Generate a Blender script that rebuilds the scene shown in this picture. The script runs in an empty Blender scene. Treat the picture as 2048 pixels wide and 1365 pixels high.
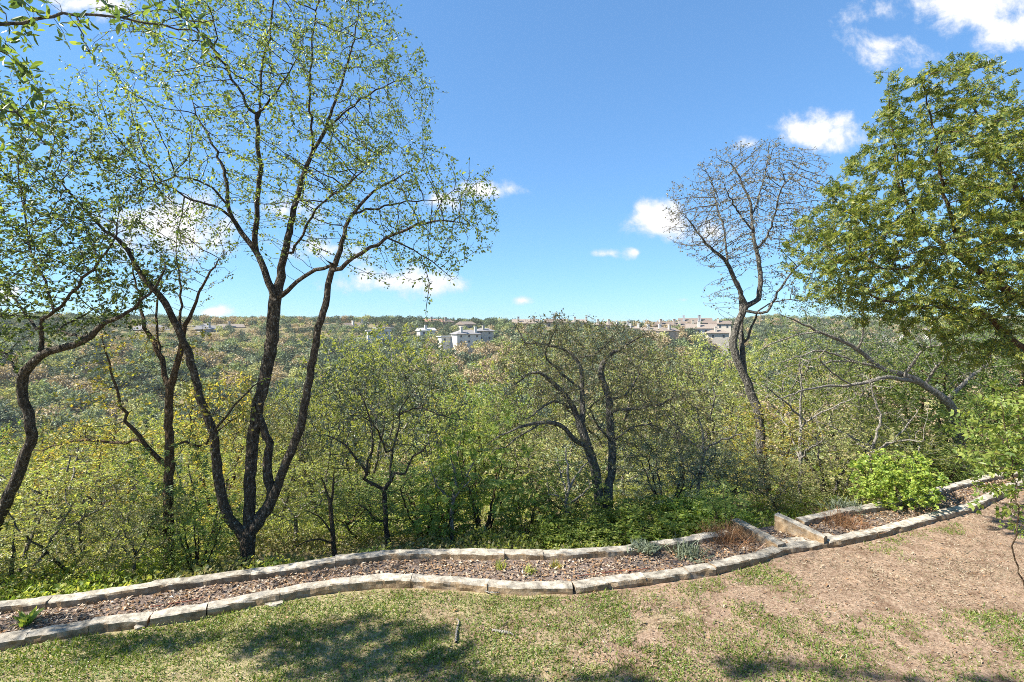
import bpy, math, random
import numpy as np
from mathutils import Vector
from mathutils.kdtree import KDTree
random.seed(7)
RNG = np.random.default_rng(7)
R = math.radians
S = bpy.context.scene
COL = S.collection
H = 4.0                      # camera height above the lawn
HZ = 650.0                   # row of the eye level in the 2048 x 1365 photograph


def P(px, py, d):
    return np.array([(px - 1024.0) / 1024.0 * d, d, H + (HZ - py) / 1024.0 * d])


# ------------------------------------------------------------------ helpers
def mesh_data(name, V, faces, mat, smooth=False):
    """faces: list of int arrays (n,k)"""
    me = bpy.data.meshes.new(name)
    V = np.asarray(V, dtype=np.float32)
    me.vertices.add(len(V))
    me.vertices.foreach_set('co', V.ravel())
    if isinstance(faces, np.ndarray):
        faces = [faces]
    faces = [np.asarray(f, dtype=np.int32) for f in faces if len(f)]
    loops = np.concatenate([f.ravel() for f in faces])
    sizes = np.concatenate([np.full(len(f), f.shape[1], dtype=np.int32) for f in faces])
    starts = np.concatenate([[0], np.cumsum(sizes)[:-1]]).astype(np.int32)
    me.loops.add(len(loops))
    me.loops.foreach_set('vertex_index', loops)
    me.polygons.add(len(sizes))
    me.polygons.foreach_set('loop_start', starts)
    me.polygons.foreach_set('loop_total', sizes)
    me.polygons.foreach_set('use_smooth', np.full(len(sizes), smooth, dtype=bool))
    me.update(calc_edges=True)
    if mat is not None:
        me.materials.append(mat)
    return me


def link(name, data, parent=None, loc=(0, 0, 0), label=None, cat=None, group=None, kind=None):
    o = bpy.data.objects.new(name, data)
    COL.objects.link(o)
    o.location = loc
    if parent is not None:
        o.parent = parent
    tag(o, label, cat, group, kind)
    return o


def tag(o, label=None, cat=None, group=None, kind=None):
    if label:
        o['label'] = label
    if cat:
        o['category'] = cat
    if group:
        o['group'] = group
    if kind:
        o['kind'] = kind
    return o


_lat = {}


def vnoise(x, y, sc, seed=0):
    """value noise 0..1, vectorised"""
    if seed not in _lat:
        _lat[seed] = np.random.default_rng(seed + 100).random((128, 128))
    L = _lat[seed]
    x = np.asarray(x, float) / sc + 37.3
    y = np.asarray(y, float) / sc + 11.7
    xi = np.floor(x).astype(int)
    yi = np.floor(y).astype(int)
    fx = x - xi
    fy = y - yi
    fx = fx * fx * (3 - 2 * fx)
    fy = fy * fy * (3 - 2 * fy)
    a = L[xi % 128, yi % 128]
    b = L[(xi + 1) % 128, yi % 128]
    c = L[xi % 128, (yi + 1) % 128]
    d = L[(xi + 1) % 128, (yi + 1) % 128]
    return (a * (1 - fx) + b * fx) * (1 - fy) + (c * (1 - fx) + d * fx) * fy


def fbm(x, y, sc, seed=0, o=4):
    t = 0
    a = 0.5
    n = 0
    for k in range(o):
        t = t + a * vnoise(x, y, sc / 2 ** k, seed + k)
        n += a
        a *= 0.55
    return t / n


def unit(v):
    return v / np.maximum(np.linalg.norm(v, axis=-1, keepdims=True), 1e-9)


# ------------------------------------------------------------------ node helpers
def mat_new(name):
    m = bpy.data.materials.new(name)
    m.use_nodes = True
    nt = m.node_tree
    nt.nodes.clear()
    return m, nt, nt.nodes, nt.links


def nd(nt, typ, **kw):
    n = nt.nodes.new(typ)
    for k, v in kw.items():
        if k.startswith('i_'):
            key = k[2:]
            key = int(key) if key.isdigit() else key.replace('_', ' ')
            n.inputs[key].default_value = v
        else:
            setattr(n, k, v)
    return n


def ramp(nt, stops):
    n = nt.nodes.new('ShaderNodeValToRGB')
    el = n.color_ramp.elements
    while len(el) < len(stops):
        el.new(0.5)
    for e, (p, c) in zip(el, stops):
        e.position = p
        e.color = (c[0], c[1], c[2], 1)
    return n


def leaf_mat(name, cols, trans=0.4, tcol=1.5, rough=0.45, spec=0.4, vary=0.25, gain=(1.8, 1.8, 2.1)):
    """leaves: colour differs from leaf to leaf and a little from plant to plant; light passes through"""
    m, nt, N, L = mat_new(name)
    geo = nd(nt, 'ShaderNodeNewGeometry')
    n = len(cols)
    cols = [tuple(min(k * g, .7) for k, g in zip(c, gain)) for c in cols]
    rp = ramp(nt, [(i / max(n - 1, 1), c) for i, c in enumerate(cols)])
    L.new(geo.outputs['Random Per Island'], rp.inputs[0])
    oi = nd(nt, 'ShaderNodeObjectInfo')
    mr = nd(nt, 'ShaderNodeMapRange')
    mr.inputs[3].default_value = 1 - vary
    mr.inputs[4].default_value = 1 + vary
    L.new(oi.outputs['Random'], mr.inputs[0])
    hs = nd(nt, 'ShaderNodeHueSaturation')
    L.new(rp.outputs[0], hs.inputs['Color'])
    L.new(mr.outputs[0], hs.inputs['Value'])
    pb = nd(nt, 'ShaderNodeBsdfPrincipled')
    pb.inputs['Roughness'].default_value = rough
    pb.inputs['Specular IOR Level'].default_value = spec
    L.new(hs.outputs[0], pb.inputs['Base Color'])
    tr = nd(nt, 'ShaderNodeBsdfTranslucent')
    mu = nd(nt, 'ShaderNodeMix', data_type='RGBA', blend_type='MULTIPLY')
    mu.inputs[0].default_value = 1
    L.new(hs.outputs[0], mu.inputs[6])
    mu.inputs[7].default_value = (tcol * 1.1, tcol * 1.05, tcol * 0.55, 1)
    L.new(mu.outputs[2], tr.inputs[0])
    mx = nd(nt, 'ShaderNodeMixShader')
    mx.inputs[0].default_value = trans
    L.new(pb.outputs[0], mx.inputs[1])
    L.new(tr.outputs[0], mx.inputs[2])
    out = nd(nt, 'ShaderNodeOutputMaterial')
    L.new(mx.outputs[0], out.inputs[0])
    return m


def bark_mat(name, dark, mid, light, lich=0.45, scale=1.0):
    m, nt, N, L = mat_new(name)
    tc = nd(nt, 'ShaderNodeTexCoord')
    mp = nd(nt, 'ShaderNodeMapping')
    mp.inputs['Scale'].default_value = (scale, scale, scale * 0.35)
    L.new(tc.outputs['Object'], mp.inputs[0])
    n1 = nd(nt, 'ShaderNodeTexNoise', i_Scale=26.0, i_Detail=6.0, i_Roughness=0.7)
    L.new(mp.outputs[0], n1.inputs['Vector'])
    r1 = ramp(nt, [(0.36, dark), (0.56, mid), (0.72, light)])
    L.new(n1.outputs[0], r1.inputs[0])
    n2 = nd(nt, 'ShaderNodeTexNoise', i_Scale=17.0, i_Detail=7.0, i_Roughness=0.74)
    L.new(tc.outputs['Object'], n2.inputs['Vector'])
    r2 = ramp(nt, [(0.56, (0, 0, 0)), (0.64, (lich, lich, lich))])
    L.new(n2.outputs[0], r2.inputs[0])
    mx = nd(nt, 'ShaderNodeMix', data_type='RGBA')
    L.new(r2.outputs[0], mx.inputs[0])
    L.new(r1.outputs[0], mx.inputs[6])
    mx.inputs[7].default_value = (0.36, 0.33, 0.27, 1)
    v = nd(nt, 'ShaderNodeTexVoronoi', i_Scale=42.0)
    L.new(mp.outputs[0], v.inputs['Vector'])
    ad = nd(nt, 'ShaderNodeMath', operation='ADD')
    L.new(n1.outputs[0], ad.inputs[0])
    L.new(v.outputs[0], ad.inputs[1])
    bp = nd(nt, 'ShaderNodeBump', i_Strength=0.9, i_Distance=0.03)
    L.new(ad.outputs[0], bp.inputs['Height'])
    pb = nd(nt, 'ShaderNodeBsdfPrincipled', i_Roughness=0.9)
    pb.inputs['Specular IOR Level'].default_value = 0.15
    L.new(mx.outputs[2], pb.inputs['Base Color'])
    L.new(bp.outputs[0], pb.inputs['Normal'])
    out = nd(nt, 'ShaderNodeOutputMaterial')
    L.new(pb.outputs[0], out.inputs[0])
    return m


def noise_mat(name, stops, scale=3.0, rough=0.9, bump=0.0, bscale=40.0, detail=8.0):
    m, nt, N, L = mat_new(name)
    tc = nd(nt, 'ShaderNodeTexCoord')
    n1 = nd(nt, 'ShaderNodeTexNoise', i_Scale=scale, i_Detail=detail, i_Roughness=0.65)
    L.new(tc.outputs['Object'], n1.inputs['Vector'])
    r1 = ramp(nt, stops)
    L.new(n1.outputs[0], r1.inputs[0])
    pb = nd(nt, 'ShaderNodeBsdfPrincipled', i_Roughness=rough)
    pb.inputs['Specular IOR Level'].default_value = 0.2
    L.new(r1.outputs[0], pb.inputs['Base Color'])
    if bump:
        n2 = nd(nt, 'ShaderNodeTexNoise', i_Scale=bscale, i_Detail=6.0)
        L.new(tc.outputs['Object'], n2.inputs['Vector'])
        bp = nd(nt, 'ShaderNodeBump', i_Strength=bump, i_Distance=0.03)
        L.new(n2.outputs[0], bp.inputs['Height'])
        L.new(bp.outputs[0], pb.inputs['Normal'])
    out = nd(nt, 'ShaderNodeOutputMaterial')
    L.new(pb.outputs[0], out.inputs[0])
    return m


# ------------------------------------------------------------------ camera, sun, sky
cam = bpy.data.cameras.new('camera')
cam.lens = 18
cam.sensor_width = 36
cam.shift_y = -32.5 / 2048
cam.clip_end = 8000
cam.clip_start = 0.05
co = bpy.data.objects.new('camera', cam)
co.location = (0, 0, H)
co.rotation_euler = (R(90), 0, 0)
COL.objects.link(co)
S.camera = co

SUN_EL, SUN_AZ = 46.0, -102.0       # azimuth clockwise from the view direction
sd = Vector((math.sin(R(SUN_AZ)) * math.cos(R(SUN_EL)), math.cos(R(SUN_AZ)) * math.cos(R(SUN_EL)), math.sin(R(SUN_EL))))
sl = bpy.data.lights.new('sun', 'SUN')
sl.energy = 5.0
sl.angle = R(0.5)
sl.color = (1.0, 0.945, 0.85)
so = bpy.data.objects.new('sun', sl)
so.rotation_euler = sd.to_track_quat('Z', 'Y').to_euler()
so.location = (-20, 20, 30)
COL.objects.link(so)

W = bpy.data.worlds.new('World')
S.world = W
W.use_nodes = True
W.cycles.sampling_method = 'MANUAL'
W.cycles.sample_map_resolution = 256
nt = W.node_tree
nt.nodes.clear()
L = nt.links
sky = nd(nt, 'ShaderNodeTexSky')
sky.sky_type = 'NISHITA'
sky.sun_disc = False
sky.sun_elevation = R(SUN_EL)
sky.sun_rotation = R(SUN_AZ)
sky.altitude = 200
sky.air_density = 1.0
sky.dust_density = 0.0
sky.ozone_density = 3.5
tc = nd(nt, 'ShaderNodeTexCoord')
sx = nd(nt, 'ShaderNodeSeparateXYZ')
L.new(tc.outputs['Generated'], sx.inputs[0])


def M(op, a, b=None, c=None, clamp=False):
    n = nd(nt, 'ShaderNodeMath', operation=op)
    n.use_clamp = clamp
    for i, v in enumerate((a, b, c)):
        if v is None:
            continue
        if isinstance(v, (int, float)):
            n.inputs[i].default_value = v
        else:
            L.new(v, n.inputs[i])
    return n.outputs[0]


ymax = M('MAXIMUM', sx.outputs[1], 0.05)
u = M('DIVIDE', sx.outputs[0], ymax)
v = M('DIVIDE', sx.outputs[2], ymax)
CLOUDS = [  # direction of each cloud bank (column, row), half sizes, weight
    (1935, 15, 230, 85, 1.0), (1785, 95, 100, 52, .75), (2040, 60, 160, 80, 1), (1820, -60, 260, 60, .6), (1635, 272, 130, 55, 1.1),
    (1500, 288, 45, 24, .75), (1318, 440, 85, 62, 1.05), (1420, 460, 70, 40, .7), (1272, 505, 32, 17, .8), (1205, 507, 42, 11, .5),
    (1108, 506, 46, 24, .45), (810, 560, 150, 36, .8), (965, 380, 85, 28, .9), (870, 400, 90, 30, .6),
    (1045, 602, 34, 14, .8), (1368, 600, 20, 8, .5), (350, 450, 160, 75, .9), (560, 420, 90, 40, .6), (420, 625, 60, 16, .9),
    (5, 592, 45, 24, .7), (180, 5, 140, 32, .75), (650, 500, 80, 30, .6), (1970, 125, 60, 14, .4)]
F = None
for (cx, cy, rx, ry, w) in CLOUDS:
    a = M('MULTIPLY', M('SUBTRACT', u, (cx - 1024) / 1024), 1024 / rx)
    b = M('MULTIPLY', M('SUBTRACT', v, (HZ - cy) / 1024), 1024 / ry)
    q = M('ADD', M('MULTIPLY', a, a), M('MULTIPLY', b, b))
    f = M('MULTIPLY', M('SUBTRACT', 1.0, M('SQRT', q)), w)
    F = f if F is None else M('MAXIMUM', F, f)
F = M('MAXIMUM', F, -1.0)
cb = nd(nt, 'ShaderNodeCombineXYZ')
L.new(u, cb.inputs[0])
L.new(v, cb.inputs[1])
nz = nd(nt, 'ShaderNodeTexNoise', i_Scale=11.0, i_Detail=12.0, i_Roughness=0.66, i_Distortion=0.2)
L.new(cb.outputs[0], nz.inputs['Vector'])
nz2 = nd(nt, 'ShaderNodeTexNoise', i_Scale=3.2, i_Detail=12.0, i_Roughness=0.6, i_Distortion=0.9)
L.new(cb.outputs[0], nz2.inputs['Vector'])
dens = M('ADD', F, M('ADD', M('MULTIPLY', M('SUBTRACT', nz.outputs[0], 0.5), 2.3), M('MULTIPLY', M('SUBTRACT', nz2.outputs[0], 0.5), 1.5)))
mr = nd(nt, 'ShaderNodeMapRange', interpolation_type='SMOOTHSTEP')
mr.inputs[1].default_value = 0.05
mr.inputs[2].default_value = 0.72
L.new(dens, mr.inputs[0])
front = M('GREATER_THAN', sx.outputs[1], 0.06)
mask = M('MULTIPLY', mr.outputs[0], front)
ccol = ramp(nt, [(0.25, (3.1, 3.4, 4.0)), (0.75, (4.3, 4.3, 4.4))])
L.new(dens, ccol.inputs[0])
hs = nd(nt, 'ShaderNodeHueSaturation')
hs.inputs['Saturation'].default_value = 1.0
hs.inputs['Value'].default_value = 1.0
gmn = nd(nt, 'ShaderNodeGamma', i_Gamma=0.62)
L.new(sky.outputs[0], gmn.inputs[0])
wb = nd(nt, 'ShaderNodeMix', data_type='RGBA', blend_type='MULTIPLY')
wb.inputs[0].default_value = 1
L.new(gmn.outputs[0], wb.inputs[6])
wb.inputs[7].default_value = (0.67, 1.08, 1.50, 1)
L.new(wb.outputs[2], hs.inputs['Color'])
mx = nd(nt, 'ShaderNodeMix', data_type='RGBA')
L.new(mask, mx.inputs[0])
L.new(hs.outputs[0], mx.inputs[6])
L.new(ccol.outputs[0], mx.inputs[7])
bg = nd(nt, 'ShaderNodeBackground')
bg.inputs[1].default_value = 0.10
L.new(mx.outputs[2], bg.inputs[0])
wo = nd(nt, 'ShaderNodeOutputWorld')
L.new(bg.outputs[0], wo.inputs[0])

S.view_settings.view_transform = 'Standard'
S.view_settings.look = 'None'
S.view_settings.exposure = 1.4
S.view_settings.gamma = 1
S.cycles.max_bounces = 6
S.cycles.diffuse_bounces = 3
S.cycles.glossy_bounces = 2
S.cycles.transmission_bounces = 4
S.cycles.transparent_max_bounces = 4
S.cycles.caustics_reflective = False
S.cycles.caustics_refractive = False
S.cycles.use_denoising = False
S.cycles.pixel_filter_type = 'BLACKMAN_HARRIS'
S.cycles.filter_width = 0.95

# ------------------------------------------------------------------ the two stone edgings (pixel traces on known heights)
NEAR_Z, REAR_Z = 0.12, 0.17
near_px = [(-120, 1290), (0, 1268), (110, 1249), (220, 1232), (308, 1222), (417, 1203), (527, 1180), (615, 1164), (703, 1152), (770, 1147), (826, 1147),
           (937, 1153), (1039, 1162), (1142, 1161), (1210, 1152), (1313, 1141), (1415, 1125), (1500, 1106), (1548, 1089),
           (1600, 1081), (1664, 1072), (1730, 1059), (1795, 1042), (1894, 1015), (1927, 1008), (1960, 992), (2003, 972), (2080, 935)]
rear_px = [(-120, 1212), (0, 1200), (132, 1187), (308, 1162), (439, 1145), (571, 1127), (703, 1107), (769, 1099), (900, 1096), (1039, 1098),
           (1142, 1097), (1244, 1090), (1347, 1076), (1415, 1063), (1449, 1058)]
rear2_px = [(1590, 1036), (1664, 1019), (1730, 1010), (1830, 985), (1900, 966), (1970, 950), (2060, 936)]


def onplane(pts, z):
    out = []
    for px, py in pts:
        d = (H - z) * 1024.0 / (py - HZ)
        out.append(((px - 1024) / 1024 * d, d, z))
    return np.array(out)


near_w = onplane(near_px, NEAR_Z)
rear_w = onplane(rear_px, REAR_Z)
rear2_w = onplane(rear2_px, REAR_Z)
rear_all = np.concatenate([rear_w, rear2_w])
NX, NY = near_w[:, 0], near_w[:, 1]
o_ = np.argsort(rear_all[:, 0])
RX, RY = rear_all[o_, 0], rear_all[o_, 1]


def yc(x):
    x = np.asarray(x, float)
    y = np.interp(x, RX, RY)
    y = np.where(x < RX[0], RY[0] + (x - RX[0]) * 0.2, y)
    y = np.where(x > RX[-1], RY[-1] + (x - RX[-1]) * 0.25, y)
    return np.clip(y, -40, 40)


def yn(x):
    return np.interp(np.asarray(x, float), NX, NY)


def lawn_z(x, y):
    return 0.05 * (fbm(x, y, 1.7, 3, 3) - 0.5) + 0.02 * (vnoise(x, y, 0.3, 9) - 0.5)


def smax(a, b, k):
    h = np.clip(0.5 + 0.5 * (a - b) / k, 0, 1)
    return b * (1 - h) + a * h + k * h * (1 - h)


def terrain(x, y):
    x = np.asarray(x, float)
    y = np.asarray(y, float)
    s = np.maximum(y - yc(x) - 0.05, 0)
    s1 = np.minimum(s, 22.0)
    near = -(0.30 + 0.16 * s1 + 0.0066 * s1 * s1) - 0.45 * (s - s1)
    r = np.hypot(x, y)
    az = np.degrees(np.arctan2(x, np.maximum(y, 1e-6)))
    Rr = np.interp(az, [-50, -30, -10, 5, 20, 28, 50], [440, 420, 400, 360, 340, 640, 700])
    top = np.interp(az, [-50, -30, -10, 5, 20, 28, 50], [7, 6, 4.5, 2.5, 0.5, 12, 14])
    t = (r - 140) / (Rr - 140)
    far = -48 + (48 + top) * np.clip(t, 0, 1) ** 0.92
    far = far + np.where(r > 120, 1, 0) * 5.0 * (fbm(x, y, 90, 21, 3) - 0.5) * np.clip((r - 120) / 100, 0, 1)
    far = np.where(r > Rr, far - (r - Rr) * 0.012, far)
    far = far + 15 * np.exp(-((r - 325) / 55) ** 2) * np.clip((az - 26) / 6, 0, 1)
    z = smax(near, far, 6.0)
    z = np.where(r < 60, near, z)
    z = z + np.where(s > 1, 0.25 * (fbm(x, y, 4, 5, 3) - 0.5), 0)
    return z


# ------------------------------------------------------------------ ground sheets
def lawn_material():
    m, nt, N, L = mat_new('lawn_soil')
    tc = nd(nt, 'ShaderNodeTexCoord')
    big = nd(nt, 'ShaderNodeTexNoise', i_Scale=0.7, i_Detail=6.0, i_Roughness=0.6)
    L.new(tc.outputs['Object'], big.inputs['Vector'])
    fine = nd(nt, 'ShaderNodeTexNoise', i_Scale=22.0, i_Detail=10.0, i_Roughness=0.75)
    L.new(tc.outputs['Object'], fine.inputs['Vector'])
    soil = ramp(nt, [(0.30, (0.12, 0.078, 0.052)), (0.46, (0.24, 0.165, 0.112)), (0.60, (0.36, 0.265, 0.19)), (0.75, (0.47, 0.375, 0.285))])
    L.new(fine.outputs[0], soil.inputs[0])
    thatch = ramp(nt, [(0.30, (0.12, 0.10, 0.05)), (0.52, (0.32, 0.27, 0.15)), (0.70, (0.50, 0.42, 0.27))])
    L.new(fine.outputs[0], thatch.inputs[0])
    sxx = nd(nt, 'ShaderNodeSeparateXYZ')
    L.new(tc.outputs['Object'], sxx.inputs[0])
    ma = nd(nt, 'ShaderNodeMath', operation='MULTIPLY_ADD')
    L.new(sxx.outputs[0], ma.inputs[0])
    ma.inputs[1].default_value = 0.045
    L.new(big.outputs[0], ma.inputs[2])
    mid = nd(nt, 'ShaderNodeTexNoise', i_Scale=2.4, i_Detail=7.0, i_Roughness=0.7)
    L.new(tc.outputs['Object'], mid.inputs['Vector'])
    patch = ramp(nt, [(0.36, (.62, .56, .52)), (0.52, (1, 1, 1)), (0.66, (1.18, 1.14, 1.08))])
    L.new(mid.outputs[0], patch.inputs[0])
    rr = ramp(nt, [(0.40, (0, 0, 0)), (0.58, (1, 1, 1))])
    L.new(ma.outputs[0], rr.inputs[0])
    mx = nd(nt, 'ShaderNodeMix', data_type='RGBA')
    L.new(rr.outputs[0], mx.inputs[0])
    L.new(thatch.outputs[0], mx.inputs[6])
    L.new(soil.outputs[0], mx.inputs[7])
    mp = nd(nt, 'ShaderNodeMix', data_type='RGBA', blend_type='MULTIPLY')
    mp.inputs[0].default_value = 1
    L.new(mx.outputs[2], mp.inputs[6])
    L.new(patch.outputs[0], mp.inputs[7])
    bp = nd(nt, 'ShaderNodeBump', i_Strength=0.8, i_Distance=0.03)
    L.new(fine.outputs[0], bp.inputs['Height'])
    pb = nd(nt, 'ShaderNodeBsdfPrincipled', i_Roughness=0.95)
    pb.inputs['Specular IOR Level'].default_value = 0.1
    L.new(mp.outputs[2], pb.inputs['Base Color'])
    L.new(bp.outputs[0], pb.inputs['Normal'])
    out = nd(nt, 'ShaderNodeOutputMaterial')
    L.new(pb.outputs[0], out.inputs[0])
    return m


def grid_faces(nu, nv):
    i, j = np.meshgrid(np.arange(nu - 1), np.arange(nv - 1), indexing='ij')
    a = (i * nv + j).ravel()
    return np.stack([a, a + nv, a + nv + 1, a + 1], 1)


# lawn: from behind the house side up to the near edging
xs = np.linspace(-26, 26, 260)
ts = np.concatenate([np.linspace(-25, 3, 15), np.linspace(3.4, 0, 0)])
cols_ = []
for x in xs:
    y1 = float(yn(np.clip(x, NX[0], NX[-1])) + 0.0)
    ys = np.concatenate([np.linspace(-25, 3.5, 12, endpoint=False), np.linspace(3.5, y1 + 0.02, 70)])
    cols_.append(np.stack([np.full(len(ys), x), ys], 1))
G = np.array(cols_)
gz = lawn_z(G[..., 0], G[..., 1])
V = np.concatenate([G, gz[..., None]], -1).reshape(-1, 3)
link('lawn', mesh_data('lawn', V, grid_faces(G.shape[0], G.shape[1])[:, ::-1][:, ::-1], lawn_material(), True), kind='structure')

# planting bed between the edgings
bed_mat = noise_mat('bed_gravel', [(0.30, (0.06, 0.045, 0.035)), (0.5, (0.17, 0.125, 0.10)), (0.68, (0.30, 0.24, 0.20))], 26, 0.95, 0.8, 60)
cols_ = []
BED_Z = 0.06
for x in np.linspace(-9, 14, 240):
    y0, y1 = float(yn(x)) - 0.05, float(yc(x)) + 0.05
    ys = np.linspace(y0, max(y1, y0 + .1), 14)
    cols_.append(np.stack([np.full(14, x), ys, BED_Z + 0.03 * (fbm(np.full(14, x), ys, .4, 31, 3) - .5)], 1))
G = np.array(cols_)
link('planting_bed', mesh_data('planting_bed', G.reshape(-1, 3), grid_faces(*G.shape[:2]), bed_mat, True), kind='structure')

# hillside, valley and far ridge in one sheet
az = np.linspace(-180, 180, 361)[:-1]
az = np.sort(np.concatenate([az, np.arange(-59.5, 60, 1.0)]))
rr_ = np.concatenate([[0.3], np.arange(1, 14, .5), np.geomspace(14, 2600, 75)])
A_, R_ = np.meshgrid(np.radians(np.append(az, az[0] + 360)), rr_, indexing='ij')
X, Y = np.sin(A_) * R_, np.cos(A_) * R_
Z = terrain(X, Y)
Z = np.where(Y < yc(X) - 0.05, -0.3, Z)
hill_mat = noise_mat('hillside_litter', [(0.3, (0.08, 0.07, 0.035)), (0.5, (0.18, 0.15, 0.075)), (0.7, (0.30, 0.25, 0.14))], 1.5, 1.0, 0.5, 9)
link('hillside', mesh_data('hillside', np.stack([X, Y, Z], -1).reshape(-1, 3), grid_faces(*X.shape), hill_mat, True), kind='structure')

# ------------------------------------------------------------------ stone blocks
def stone_mat(name, seed):
    m, nt, N, L = mat_new(name)
    tc = nd(nt, 'ShaderNodeTexCoord')
    n1 = nd(nt, 'ShaderNodeTexNoise', i_Scale=7.0, i_Detail=9.0, i_Roughness=0.7)
    L.new(tc.outputs['Object'], n1.inputs['Vector'])
    top = ramp(nt, [(0.34, (0.14, 0.125, 0.10)), (0.46, (0.30, 0.265, 0.21)), (0.58, (0.44, 0.395, 0.32)), (0.74, (0.57, 0.52, 0.44))])
    L.new(n1.outputs[0], top.inputs[0])
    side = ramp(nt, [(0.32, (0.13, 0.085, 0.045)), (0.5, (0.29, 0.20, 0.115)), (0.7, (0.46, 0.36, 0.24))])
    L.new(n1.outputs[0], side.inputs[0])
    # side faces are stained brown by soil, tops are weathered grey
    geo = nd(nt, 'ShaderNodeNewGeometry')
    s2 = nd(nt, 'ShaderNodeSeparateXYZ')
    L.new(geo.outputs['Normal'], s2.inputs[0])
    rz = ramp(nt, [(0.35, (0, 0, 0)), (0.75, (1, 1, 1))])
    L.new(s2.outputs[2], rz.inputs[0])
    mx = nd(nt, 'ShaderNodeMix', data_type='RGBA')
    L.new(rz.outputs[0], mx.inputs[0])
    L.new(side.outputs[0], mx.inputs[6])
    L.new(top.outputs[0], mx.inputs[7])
    # lichen blotches
    n2 = nd(nt, 'ShaderNodeTexNoise', i_Scale=2.6, i_Detail=10.0, i_Roughness=0.78)
    L.new(tc.outputs['Object'], n2.inputs['Vector'])
    r2 = ramp(nt, [(0.53, (0, 0, 0)), (0.63, (0.7, 0.7, 0.7))])
    L.new(n2.outputs[0], r2.inputs[0])
    mx2 = nd(nt, 'ShaderNodeMix', data_type='RGBA')
    L.new(r2.outputs[0], mx2.inputs[0])
    L.new(mx.outputs[2], mx2.inputs[6])
    mx2.inputs[7].default_value = (0.20, 0.19, 0.17, 1)
    oi = nd(nt, 'ShaderNodeObjectInfo')
    mr = nd(nt, 'ShaderNodeMapRange')
    mr.inputs[3].default_value = 0.85
    mr.inputs[4].default_value = 1.1
    L.new(oi.outputs['Random'], mr.inputs[0])
    hs = nd(nt, 'ShaderNodeHueSaturation')
    L.new(mx2.outputs[2], hs.inputs['Color'])
    L.new(mr.outputs[0], hs.inputs['Value'])
    n3 = nd(nt, 'ShaderNodeTexNoise', i_Scale=38.0, i_Detail=8.0, i_Roughness=0.7)
    L.new(tc.outputs['Object'], n3.inputs['Vector'])
    bp = nd(nt, 'ShaderNodeBump', i_Strength=0.75, i_Distance=0.02)
    L.new(n3.outputs[0], bp.inputs['Height'])
    pb = nd(nt, 'ShaderNodeBsdfPrincipled', i_Roughness=0.92)
    pb.inputs['Specular IOR Level'].default_value = 0.15
    L.new(hs.outputs[0], pb.inputs['Base Color'])
    L.new(bp.outputs[0], pb.inputs['Normal'])
    out = nd(nt, 'ShaderNodeOutputMaterial')
    L.new(pb.outputs[0], out.inputs[0])
    return m


STONE = stone_mat('limestone', 1)


def stone_block(path, w, z0, z1, seed, rough=0.015, gap=0.002):
    """a quarried block swept along path (n,3) of back top edge; w is the width towards the camera"""
    rng = np.random.default_rng(seed)
    path = np.asarray(path, float)
    seg = np.linalg.norm(np.diff(path[:, :2], axis=0), axis=1)
    t = np.concatenate([[0], np.cumsum(seg)])
    n = max(5, int(t[-1] / 0.05))
    tt = np.linspace(gap, t[-1] - gap, n)
    px = np.interp(tt, t, path[:, 0])
    py = np.interp(tt, t, path[:, 1])
    pz = np.interp(tt, t, path[:, 2])
    tx, ty = np.gradient(px), np.gradient(py)
    l = np.hypot(tx, ty)
    nx, ny = ty / l, -tx / l       # to the right of the walking direction (towards camera)
    c = 0.016
    ring = [(0, z0), (0, (z0 + z1) / 2), (0, z1 - c), (c, z1), (w * .35, z1 + .002), (w * .68, z1), (w - c, z1 - .002), (w, z1 - c * 1.2), (w + .004, z1 * .6 + z0 * .4), (w, z1 * .3 + z0 * .7), (w - .01, z0)]
    K = len(ring)
    V = np.zeros((n, K, 3))
    dz0 = rng.normal(0, 0.005)
    tilt = rng.normal(0, 0.004)
    for k, (o, z) in enumerate(ring):
        nz = (fbm(tt + seed * 3.1, np.full(n, k * 0.23 + seed), 0.16, 41, 3) - .5)
        ny_ = (fbm(tt + seed * 1.7, np.full(n, k * 0.31 + 5 + seed), 0.13, 47, 3) - .5)
        chip = np.maximum(vnoise(tt + seed, np.full(n, 1.0 + k * .05), 0.22, 51) - 0.60, 0) * (0.16 if k in (6, 7, 8) else 0.03)
        oo = o + ny_ * rough * 2.4 - chip * 0.5
        zz = z + (pz - path[0, 2]) * (1 if z > z0 else 0) + (nz * rough * 2.4 + dz0 + tilt * (tt / t[-1] - .5) * 2 - chip * .6 if z > z0 + .001 else 0)
        V[:, k, 0] = px + nx * oo
        V[:, k, 1] = py + ny * oo
        V[:, k, 2] = zz
    f = grid_faces(n, K)
    me = mesh_data('stone_block', V.reshape(-1, 3), [f, np.arange(K)[None, ::-1].copy(), (np.arange(K) + (n - 1) * K)[None].copy()], STONE, False)
    return me


def path_between(W_, x0, x1):
    xs = np.linspace(x0, x1, 12)
    return np.stack([xs, np.interp(xs, W_[:, 0], W_[:, 1]), np.interp(xs, W_[:, 0], W_[:, 2])], 1)


def joints_x(pxs, trace, z):
    out = []
    tp = np.array(trace, float)
    for p in pxs:
        out.append(float(onplane([(p, np.interp(p, tp[:, 0], tp[:, 1]))], z)[0, 0]))
    return out


def edging(name, label, trace, joints, z, z0, w, seed0):
    Wp = onplane(trace, z)
    jx = joints_x(joints, trace, z)
    root = link(name, None, None, (float(Wp[0, 0]), float(Wp[0, 1]), 0), label, 'stone edging')
    for i, (a, b) in enumerate(zip(jx[:-1], jx[1:])):
        me = stone_block(path_between(Wp, a, b) - np.array([Wp[0, 0], Wp[0, 1], 0]), w + 0.006 * math.sin(i * 2.3), z0, z, seed0 + i)
        link('stone_block', me, root)
    return root


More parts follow.
